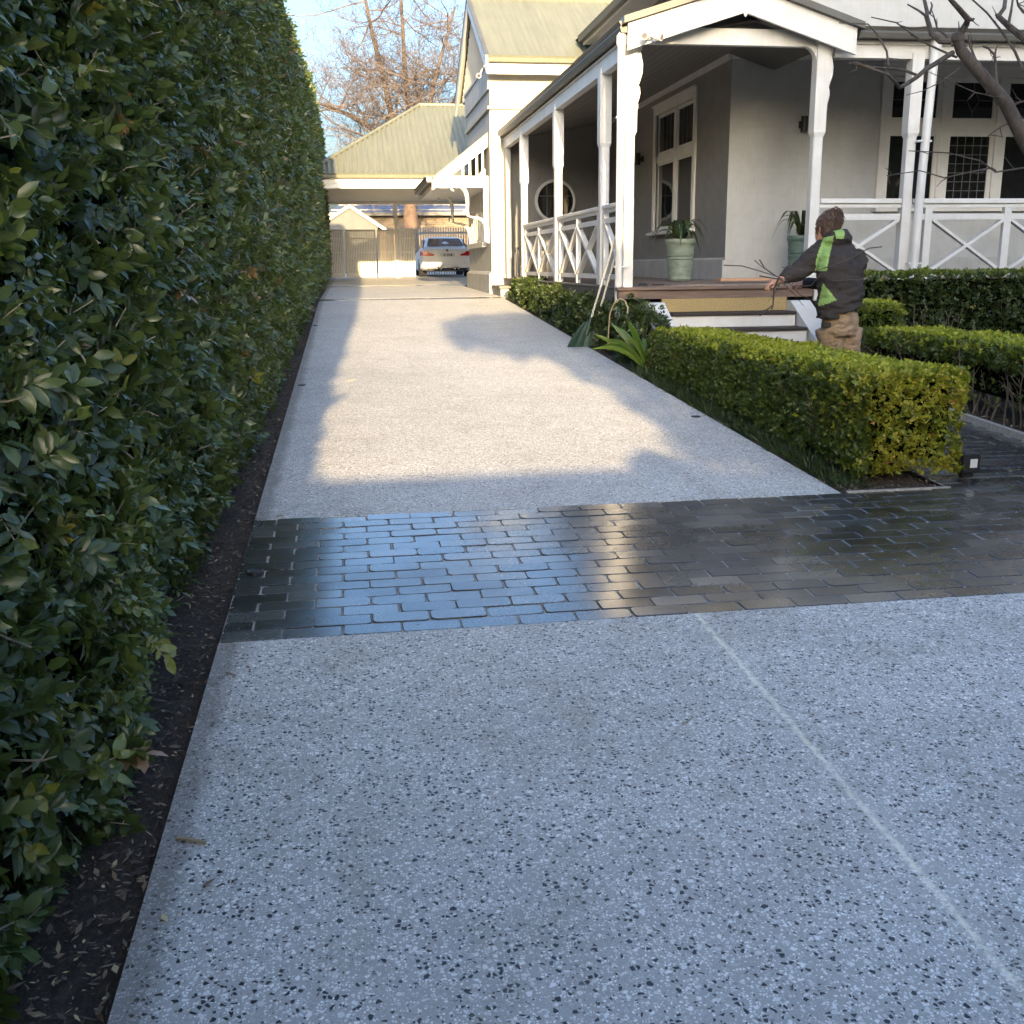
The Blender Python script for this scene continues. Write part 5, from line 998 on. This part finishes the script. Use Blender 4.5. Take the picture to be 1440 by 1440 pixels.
sp_ = Vector((3.42,11.497,2.435)); rt_ = empty('smoke_sensor', sp_, 'round white sensor plate beside the floodlight on the barge board', 'sensor'); part(MB().lathe(sp_, [(.05,0),(.05,-.008),(.038,-.014),(.001,-.015)], 20, axis='y'), 'plate', MT['white'], rt_, True); part(MB().lathe(sp_+Vector((0,-.015,0)), [(.012,0),(.012,-.006),(.001,-.007)], 12, axis='y'), 'button', MT['galv'], rt_)
cc = Vector((2.62,20.72,3.50)); rt_ = empty('security_camera', cc, 'white bullet security camera under the wing roof corner', 'camera'); part(MB().tube([cc, cc+Vector((-.02,-.08,-.02)), cc+Vector((-.05,-.24,-.05))], [.03,.045,.045], 12), 'housing', MT['white'], rt_, True); part(MB().tube([cc+Vector((-.05,-.241,-.05)), cc+Vector((-.051,-.246,-.051))], .036, 12), 'lens', MT['blackmetal'], rt_); part(MB().tube([cc, cc+Vector((.06,.1,.12))], .015, 8), 'arm', MT['white'], rt_)
# garden spotlight by the hedge end
c_ = Vector((3.69,5.68,gz(5.68))); sl_ = empty('garden_spotlight', c_, 'black square garden spotlight beside the yellowing hedge end', 'spotlight')
part(MB().box(c_.x-.055,c_.x+.055,c_.y-.05,c_.y+.06,c_.z+.03,c_.z+.155,b=.008), 'housing', MT['blackmetal'], sl_); part(MB().box(c_.x-.012,c_.x+.034,c_.y-.054,c_.y-.0505,c_.z+.065,c_.z+.118), 'lens', MT['white'], sl_); part(MB().box(c_.x-.035,c_.x+.035,c_.y-.02,c_.y+.02,c_.z-.02,c_.z+.029), 'stake', MT['blackmetal'], sl_)
for a in (-1,1): part(MB().box(c_.x+a*.064-.004,c_.x+a*.064+.004,c_.y-.03,c_.y+.03,c_.z+.03,c_.z+.13), 'side_bracket', MT['blackmetal'], sl_)
for x, y, lab in ((-.49,4.62,'dark round in-ground light set in the wet bricks at the left edge'), (-.49,9.8,'dark round in-ground light at the left edge of the drive in hedge shade'), (2.66,7.75,'dark round in-ground light at the right edge beside the lime hedge'), (-.51,14.9,'farthest dark round in-ground light at the left edge of the drive')):
    z = gz(y); rt_ = empty('ground_light', (x,y,z), lab, 'ground light', 'round in-ground lights'); part(MB().lathe((x,y,z), [(.038,-.03),(.038,.004),(.034,.006),(.028,.004)], 18), 'rim', MT['blackmetal'], rt_); part(MB().lathe((x,y,z), [(.0278,.0),(.0278,.002),(.001,.0022)], 18), 'glass', MT['glass'], rt_)
# ---------------------------------------------------------------- leaf scoops, hoop, strap plant
m = mat('green_plastic', (.016, .04, .025), .45); MT['gplastic'] = m; MT['handle'] = painted('pale_pole', (.62, .60, .54), .5); MT['bamboo'] = painted('bamboo', (.42, .33, .20), .6)
def scoop(label, foot, head_top, top, halfw, tilt):
    foot, head_top, top = Vector(foot), Vector(head_top), Vector(top); root = empty('leaf_scoop', foot, label, 'leaf scoop', 'green leaf scoops')
    part(MB().tube([head_top, head_top.lerp(top,.5), top], .0135, 8), 'handle', MT['handle'], root, True)
    d = (head_top-foot); s_ = Vector((1,tilt,0)).normalized(); nr = s_.cross(d).normalized(); n_ = 9; rows = []
    for j in range(5):
        t = j/4; c_ = foot.lerp(head_top, t); hw = halfw*(1-.62*t**1.4); rows.append([c_+s_*hw*u+nr*(.03*(1-t)*u*u+(.004 if k % 2 else 0)) for k, u in enumerate(np.linspace(-1,1,n_))])
    mm = MB(); vs = [p for r in rows for p in r]; fs = []
    for j in range(4):
        for k in range(n_-1): a = j*n_+k; fs.append((a,a+1,a+n_+1,a+n_))
    mm.add(vs+[p-nr*.006 for p in vs], fs+[tuple(i+len(vs) for i in f[::-1]) for f in fs]); part(mm, 'head', MT['gplastic'], root)
    part(MB().bar(foot.lerp(head_top,.33)-s_*halfw*.8-nr*.01, foot.lerp(head_top,.33)+s_*halfw*.8-nr*.01, .02, .014), 'rib', MT['gplastic'], root); part(MB().tube([foot.lerp(head_top,.45), head_top+(top-head_top).normalized()*.05], .022, 8), 'socket', MT['gplastic'], root, True)
YS = 12.1; gS = gz(YS)
scoop('left one of two green plastic leaf scoops leaning on the veranda downpipe', (at(820,486,YS-.1).x, YS-.1, gz(YS-.1)+.005), at(830,452,YS), at(876,298,11.75), .21, .15); scoop('right one of two green plastic leaf scoops, partly behind the strappy plant', (at(842,486,YS).x, YS+.0, gS+.005), at(839,452,YS+.05), at(879,312,11.85), .18, .1)
hp = [(855,492),(856,460),(858,440),(864,426),(872,420),(879,423),(883,433),(882,446),(876,466)]
thing('bamboo_hoop', MB().tube([at(x,y,11.3-.05*k) for k,(x,y) in enumerate(hp)], .008, 7), MT['bamboo'], 'thin bamboo hoop pushed into the bed behind the strappy plant', 'hoop', at(855,492,11.3), smooth=True)
pb = Vector((2.97,10.2,gz(10.2)-.01)); cl_ = empty('strappy_plant', pb, 'bright green strappy leaved plant at the far end of the lime hedge', 'plant'); r = random.Random(5)
for k, (tx, ty, wd) in enumerate([(837,470,.034),(850,478,.032),(858,453,.032),(831,491,.028),(866,458,.034),(882,450,.038),(874,462,.034),(888,455,.03),(903,476,.032),(914,474,.030),(895,470,.03),(872,492,.026),(920,488,.024),(880,478,.03),(846,486,.026),(892,492,.028)]):
    tip = at(tx, ty, 10.2+r.uniform(-.25,.25)); v = tip-pb; vs = []; fs = []; n_ = 9; side = (v.normalized().cross((-pb).normalized())+Vector((r.gauss(0,.25),r.gauss(0,.25),r.gauss(0,.25)))).normalized()
    for j in range(n_):
        t = j/(n_-1); c_ = pb+v*t+Vector((0,0,.10*math.sin(math.pi*t)*(1 if ty > 470 else .4))); w_ = wd*(.45+1.0*t-1.3*t**3) if t < .99 else .001; vs += [c_-side*w_+Vector((0,.006,0)), c_, c_+side*w_+Vector((0,.006,0))]
    for j in range(n_-1): a = 3*j; fs += [(a,a+1,a+4,a+3),(a+1,a+2,a+5,a+4)]
    o = MB().add(vs, fs).build('leaf', MT['strap'], cl_, 'all'); a_ = o.data.attributes.new('tint','FLOAT','POINT'); a_.data.foreach_set('value', [r.uniform(.3,1)]*len(vs))
part(MB().tube([pb-Vector((0,0,.02)), pb+Vector((0,0,.07))], [.03,.035], 8), 'leaf_base', MT['candle'], cl_, True)
# ---------------------------------------------------------------- loose things
thing('timber_plank', MB().bev(4.62,11.92,-.205,.62,.19,.035,.004), MT['plank'], 'short fresh timber plank lying on the deck by the steps', 'plank', (4.62,11.92,-.222))
thing('deck_sunglasses', MB().loft([[Vector((3.34+a*.05,11.74+b*.04,-.262+z)) for a,b in ((-1,-1),(1,-.8),(1.1,1),(-.9,1))] for z in (0,.015)]+[[Vector((3.34+a*.03,11.75+b*.025,-.262+.035)) for a,b in ((-1,-1),(1,-.8),(1.1,1),(-.9,1))]]), MT['carblack'], 'small dark pair of gloves on the deck beside the corner post', 'sunglasses', (3.34,11.74,-.262))  # low dark lump standing for a pair of sunglasses
thing('trowel', MB().tube([(3.46,11.75,-.250),(3.60,11.77,-.250)], .010, 6).loft([[Vector((3.60,11.76+a*.02,-.252)) for a in (-1,1)]+[Vector((3.60,11.76+a*.02,-.248)) for a in (1,-1)],[Vector((3.68,11.77+a*.03,-.254)) for a in (-1,1)]+[Vector((3.68,11.77+a*.03,-.250)) for a in (1,-1)]]), MT['nosing'], 'small brown hand tool lying on the deck near the corner post', 'tool', (3.46,11.75,-.25))
def stick(label, pts, r): p0 = Vector(pts[0]); thing('stick', MB().tube(pts, r, 6), MT['twigtan'], label, 'stick', p0, 'sticks on the drive')
P0 = lambda px, py, up=.004: (lambda r_: (r_*(-1.6/(r_.z-.053*r_.y)))+Vector((0,0,up)))(FW+RT*((px-720)/1440)+UP*((720-py)/1440))
stick('short brown stick on the near slab close to the hedge', [P0(248,1181,.006),P0(266,1183,.007),P0(290,1188,.006)], .005); stick('thin twig on the near slab just below the wet bricks', [P0(318,946,.003),P0(332,951,.003)], .0025)
stick('tiny dark twig on the far slab beside the hedge', [P0(390,727,.003),P0(398,725,.004)], .004); stick('thin dark twig lying in the sunlit patch', [P0(486,536,.003),P0(500,534,.003)], .004); stick('thin twig on the slab near the centre bottom', [P0(960,1020,.003),P0(972,1012,.003)], .0025)
def sprig(label, px, py, n_, ln, seed):
    r = random.Random(seed); c_ = P0(px, py, .0); root = empty('fallen_sprig', c_, label, 'sprig', 'hedge clippings on the paving')
    d = Vector((r.gauss(0,1),r.gauss(0,1),0)).normalized(); part(MB().tube([c_+Vector((0,0,.006)), c_+d*.07+Vector((0,0,.02))], .0015, 4), 'stalk', MT['twigtan'], root)
    for k in range(n_):
        q = c_+d*(.07*k/n_)+Vector((0,0,.008+.014*k/n_)); e = (d*.4+Vector((r.gauss(0,1),r.gauss(0,1),r.uniform(-.1,.5)))).normalized(); s_ = e.cross(Vector((0,0,1))).normalized(); l_ = ln*r.uniform(.7,1.2)
        o = MB().add([q, q+e*l_*.5-s_*l_*.28, q+e*l_, q+e*l_*.5+s_*l_*.28], [(0,1,2),(0,2,3)]).build('leaf', MT['leafY'], root); a_ = o.data.attributes.new('tint','FLOAT','POINT'); a_.data.foreach_set('value', [r.uniform(.1,.6)]*4)
for k, (x, y, lab) in enumerate(((1158,716,'small green sprig lying on the wet bricks near the slab corner'), (1421,690,'yellow green clipping at the right edge of the paving'), (1418,664,'upper of two leafy clippings right of the spotlight'), (1222,703,'pale fallen leaf in front of the hedge end'), (1150,728,'single leaf right at the middle of the brick band'))): sprig(lab, x, y, (6,7,6,2,2)[k], .024, k)
# ---------------------------------------------------------------- the gardener
PYm = 7.7; foot = Vector((3.83, PYm, gz(PYm))); Q = lambda px, py, dy=0: at(px, py, PYm+dy)
person = empty('person', foot, 'person seen from behind in charcoal and lime hooded jacket, khaki work trousers, gathering branches', 'person')
m = mat('charcoal_fleece', rough=.95, spec=.2); n = N(m); v = n.coord(); n.base(n.ramp(n.noise(v, 120, 4, .7), [(.3, (.030,.027,.027)), (.7, (.052,.046,.046))])); n.bump(n.noise(v, 14, 4, .6), .5, .02); MT['fleece'] = m
m = mat('lime_fleece', rough=.9, spec=.2); n = N(m); v = n.coord(); n.base(n.ramp(n.noise(v, 80, 4), [(.3, (.20,.33,.10)), (.7, (.28,.43,.15))])); n.bump(n.noise(v, 14, 4, .6), .4, .02); MT['lime'] = m
m = mat('khaki_drill', rough=.9, spec=.2); n = N(m); v = n.coord(); a = n.noise(v, 9, 5, .7); n.base(n.ramp(a, [(.3, (.22,.155,.105)), (.7, (.36,.265,.185))])); n.bump(n.noise(n.coord('Object', (1,1,2.2)), 11, 4, .6), .7, .03); MT['khaki'] = m
MT['skin'] = mat('skin', (.50,.27,.19), .5); m = mat('brown_hair', rough=.5); n = N(m); v = n.coord('Object', (1,1,.25)); a = n.noise(v, 120, 4, .7); n.base(n.ramp(a, [(.3, (.025,.014,.010)), (.7, (.10,.055,.038))])); n.bump(a, .8, .01); MT['hair'] = m
fdir = Vector((-.80, .60, 0)).normalized(); rdir = Vector((.60, .80, 0)).normalized()   # facing left and away; his right-hand side
def ring(c_, a, b, up=None, n_=20, ax=rdir, ay=fdir):
    return [Vector(c_)+ax*a*math.cos(2*math.pi*k/n_)+ay*b*math.sin(2*math.pi*k/n_) for k in range(n_)]
FUSE = []
def fused(name, builders, mt, voxel=.013, smooth=4, puff=.006, seed=0, mats=None, pick=None):
    mm = MB()
    for b in builders: b(mm)
    o = mm.build(name, mt, None); md = o.modifiers.new('r', 'REMESH'); md.mode = 'VOXEL'; md.voxel_size = voxel; sm = o.modifiers.new('s', 'SMOOTH'); sm.iterations = smooth; sm.factor = .5
    FUSE.append((o, name, mt, puff, seed, mats, pick))
def fuse_all():
    dg = bpy.context.evaluated_depsgraph_get()
    for o, name, mt, puff, seed, mats, pick in FUSE:
        me = bpy.data.meshes.new_from_object(o.evaluated_get(dg))
        nv = len(me.vertices); co = np.empty(nv*3); me.vertices.foreach_get('co', co); co = co.reshape(-1,3); nm = np.empty(nv*3); me.vertex_normals.foreach_get('vector', nm); nm = nm.reshape(-1,3)
        if puff: co = co+nm*(puff*np.array([noise.noise((q[0]*6,q[1]*6,q[2]*13+seed))+.75*noise.noise((q[0]*11+q[2]*6,q[1]*11,q[2]*30+seed))+.3*noise.noise((q[0]*28,q[1]*28,q[2]*45+seed)) for q in co]))[:,None]
        me.vertices.foreach_set('co', co.ravel())
        me.materials.clear()
        for x in (mats or [mt]): me.materials.append(x)
        if pick:
            for p in me.polygons: p.material_index = pick(p.center, p.normal)
        me.vertices.foreach_set('co', (co-np.array(foot)).ravel()); me.update()
        me.polygons.foreach_set('use_smooth', [True]*len(me.polygons)); link(name, me, person)
    for t in FUSE: bpy.data.objects.remove(t[0])
def inside(px, py, poly):
    c = False; j = len(poly)-1
    for i in range(len(poly)):
        (xi, yi), (xj, yj) = poly[i], poly[j]
        if (yi > py) != (yj > py) and px < (xj-xi)*(py-yi)/(yj-yi)+xi: c = not c
        j = i
    return c
hip = Q(1180,446); waist = Q(1182,418,.02); chest = Q(1184,376,.05); shl = Q(1183,350,.10); neck = Q(1172,330,.13); headc = Q(1163,319,.13)
lsh = Q(1164,352,.10); lel = Q(1124,380,.12); lwr = Q(1098,394,.05)                       # the arm nearest the camera's left
rsh = Q(1206,362,.0); rel = Q(1190,402,.42); rwr = Q(1128,398,.5)
def tilt(r_, c_, k_): return [p+Vector((0,0,k_*(p-Vector(c_)).dot(RT))) for p in r_]
def torso(mm):
    h0, h1 = Q(1181,434), Q(1181,424)
    mm.loft([tilt(ring(h0,.205,.160),h0,.28), tilt(ring(h1,.225,.175),h1,.24), ring(Q(1182,405,.02),.222,.175), ring(Q(1181,388,.03),.225,.178), ring(Q(1180,370,.05),.23,.17), ring(Q(1179,352,.09),.205,.145), ring(Q(1176,339,.12),.12,.10), ring(neck,.075,.075)])
def sleeve(a, b, c_, ra, rb, rc):
    return lambda mm: mm.tube([a, a.lerp(b,.5), b, b.lerp(c_,.55), c_], [ra, (ra+rb)/2, rb, (rb+rc)/2*.98, rc], 14)
def hood(mm): mm.loft([ring(Q(1178,344,.08),.13,.11), ring(Q(1178,335,.05),.135,.115), ring(Q(1177,328,.06),.118,.10), ring(Q(1175,323,.08),.085,.08)])
PANELS = [[(1158,334),(1173,331),(1170,345),(1166,362),(1163,381),(1146,382),(1149,360)], [(1166,318),(1180,317),(1188,326),(1187,336),(1176,335),(1174,327)], [(1157,398),(1177,422),(1164,427),(1150,431),(1153,415)]]
def pickj(c_, nrm):
    if nrm.dot(c_) > .15: return 0
    k = c_.dot(FW); u, v = 720+1440*c_.dot(RT)/k, 720-1440*c_.dot(UP)/k
    return 1 if any(inside(u, v, p) for p in PANELS) else 0
fused('hooded_jacket', [torso, sleeve(lsh, lel, lwr, .105, .078, .046), sleeve(rsh, rel, rwr, .085, .066, .046), hood, lambda mm: mm.loft([tilt(ring(Q(1181,438),.222,.175),Q(1181,438),.28), tilt(ring(Q(1181,430),.215,.168),Q(1181,430),.28)])], MT['fleece'], .008, 6, .017, 0, [MT['fleece'], MT['lime']], pickj)
lk, rk = Q(1167,510,.02), Q(1192,512,.06); la, ra_ = Vector((3.70,PYm+.02,foot.z+.09)), Vector((3.93,PYm+.10,foot.z+.09))
def leg(h_, k_, a_): return lambda mm: mm.tube([h_, h_.lerp(k_,.5), k_, k_.lerp(a_,.5), a_], [.118,.100,.083,.082,.078], 14)
def pickt(c_, nrm): return 0
fused('work_trousers', [lambda mm: mm.loft([ring(Q(1182,434),.165,.125), ring(Q(1181,448),.178,.14), ring(Q(1181,462),.175,.14), ring(Q(1180,472),.15,.12)]), leg(Q(1168,462), lk, la), leg(Q(1192,462,.03), rk, ra_)], MT['khaki'], .012, 4, .010, 5)
for nm, px, py, w_, h_, dyo in (('back_pocket', 1172,446,.10,.025,-.165), ('back_pocket', 1204,434,.03,.055,-.11), ('thigh_pocket', 1163,457,.085,.04,-.105)):
    c_ = Q(px, py, dyo); part(MB().bev(c_.x, c_.y, c_.z, w_, .02, h_, .006), nm, MT['carblack'], person)
c_ = Q(1157,455,-.153); 
# head, neck and hands: one body mesh
def headf(mm):
    h_ = headc; hf = Vector((-.40,.89,-.24)).normalized(); hs = Vector((.91,.41,0)).normalized(); rows = []
    for t, a, b, o_ in ((-1,.035,.04,.02),(-.85,.055,.065,.015),(-.6,.068,.082,.012),(-.3,.074,.094,.004),(0,.076,.098,0),(.35,.076,.098,-.006),(.65,.066,.085,-.012),(.88,.042,.055,-.014),(1,.012,.015,-.014)):
        rows.append([h_+Vector((0,0,.115*t))+hf*(o_+b*math.sin(2*math.pi*k/18))+hs*a*math.cos(2*math.pi*k/18) for k in range(18)])
    mm.loft(rows)
    nz = h_+hf*.098+Vector((0,0,-.02)); mm.tube([nz+Vector((0,0,.035))-hf*.015, nz+hf*.012, nz+Vector((0,0,-.012))-hf*.015], [.010,.014,.010], 8)
    for s_ in (-1,1): e = h_+hs*s_*.076+Vector((0,0,-.012))-hf*.008; mm.tube([e+Vector((0,0,.03)), e+hs*s_*.008, e+Vector((0,0,-.028))], [.010,.015,.008], 8)
    mm.tube([h_+Vector((0,0,-.06))-hf*.01, neck+Vector((0,0,-.04))], [.056,.062], 12)
def handf(w_, d):
    d = Vector(d).normalized(); s_ = d.cross(Vector((0,0,1))).normalized()
    def f_(mm):
        mm.tube([w_-d*.04, w_+d*.01, w_+d*.05, w_+d*.085], [.027,.032,.036,.030], 10)
        for k in range(4):
            b = w_+d*.08+s_*(-.026+.0175*k); L = (.068,.078,.074,.058)[k]; mm.tube([b, b+d*L*.45+Vector((0,0,-.006)), b+d*L*.55+Vector((0,0,-L*.45)), b+d*L*.25+Vector((0,0,-L*.62))], [.0098,.0095,.009,.008], 8)
        t = w_+d*.03-s_*.03; mm.tube([t, t+d*.03-s_*.016+Vector((0,0,-.012)), t+d*.055-s_*.006+Vector((0,0,-.034))], [.013,.011,.009], 8)
    return f_
fused('body', [headf], MT['skin'], .007, 2, .0, 0)
fused('hand', [handf(lwr, (-.85,.05,-.25))], MT['skin'], .0045, 2, 0, 0); fused('hand', [handf(rwr, (-.9,-.1,-.2))], MT['skin'], .0045, 2, 0, 0)
def hairf(mm):
    h_ = headc; hf = Vector((-.40,.89,-.24)).normalized(); hs = Vector((.91,.41,0)).normalized(); rows = []
    for t, a, b, o_ in ((-.85,.060,.045,-.050),(-.55,.076,.056,-.046),(-.3,.088,.082,-.030),(0,.091,.096,-.022),(.35,.092,.110,-.010),(.68,.082,.100,-.010),(.92,.058,.070,-.012),(1.06,.026,.034,-.012)):
        rows.append([h_+Vector((0,0,.115*t))+hf*(o_+b*math.sin(2*math.pi*k/22))+hs*a*math.cos(2*math.pi*k/22) for k in range(22)])
    mm.loft(rows)
fused('hair', [hairf], MT['hair'], .006, 2, .012, 3)
for k, (p_, q_) in enumerate(((la, -1), (ra_, 1))):
    b_ = Vector((p_.x, p_.y, foot.z)); fused('boot', [lambda mm, b_=b_: mm.loft([[b_+fdir*y_+rdir*x_+Vector((0,0,z_)) for x_, y_ in ((-.045,-.10),(.045,-.10),(.055,.05),(.035,.16),(-.035,.16),(-.055,.05))] for z_ in (.0,.05)]+[[b_+fdir*y_*.55+rdir*x_*.9+Vector((0,0,.14)) for x_, y_ in ((-.045,-.14),(.045,-.14),(.055,.05),(.035,.12),(-.035,.12),(-.055,.05))]])], MT['nosing'], .012, 2, 0, 0)
fuse_all()
hs_ = MB(); r = random.Random(3); hf = Vector((-.40,.89,-.24)).normalized(); hs = Vector((.91,.41,0)).normalized(); hu = Vector((0,0,1))
for k in range(260):                          # loose locks combed down and back
    a = r.uniform(0, 2*math.pi); ph = r.uniform(.55, 1.8); o_ = hs*math.cos(a)*math.sin(ph)+hf*math.sin(a)*math.sin(ph)+hu*math.cos(ph)
    if o_.dot(hf) > .55 and o_.z < .45: continue
    p_ = headc-hf*.012+Vector((0,0,.012))+hs*(o_.dot(hs)*.088)+hf*(o_.dot(hf)*.102)+hu*(o_.z*.104); d = (Vector((0,0,-1))-hf*.35+o_*.15+Vector((r.gauss(0,.25),r.gauss(0,.25),0))).normalized(); L_ = r.uniform(.035,.07)
    hs_.tube([p_-d*L_*.3, p_+d*L_*.25+o_*.007, p_+d*L_*.8+o_*.002], [.004,.0042,.001], 4)
tag(hs_.build('hair_locks', MT['hair'], person), kind='stuff')
# the bundle of prunings he holds
bn = empty('pruned_branches', lwr, 'bundle of thin bare pruned branches in the hands of the gardener', 'branches')
for l_, r_, dy in (([(1018,373),(1044,374),(1068,381),(1093,389),(1110,396)],.0045,.05), ([(1068,365),(1075,377),(1091,388),(1108,395)],.005,.0), ([(1061,366),(1070,374),(1090,388)],.0035,.0), ([(1096,390),(1091,400),(1088,415),(1087,429),(1068,444)],.009,-.03), ([(1087,430),(1084,437),(1074,436)],.006,-.03), ([(1240,347),(1222,349),(1199,362),(1166,375),(1146,381),(1100,376)],.0045,-.26), ([(1214,393),(1170,395),(1156,384),(1140,402),(1110,402)],.005,-.26), ([(1098,394),(1112,400),(1126,415),(1148,425)],.004,.0), ([(1100,397),(1115,412),(1130,430)],.0035,.0), ([(1098,396),(1092,410),(1080,424)],.003,.0), ([(1068,388),(1085,391),(1100,393)],.006,.0)):
    part(MB().tube([Q(x,y,dy) for x, y in l_], [r_*(1-.4*k/(len(l_)-1)) for k in range(len(l_))], 6), 'branch', MT['bark'], bn, True)
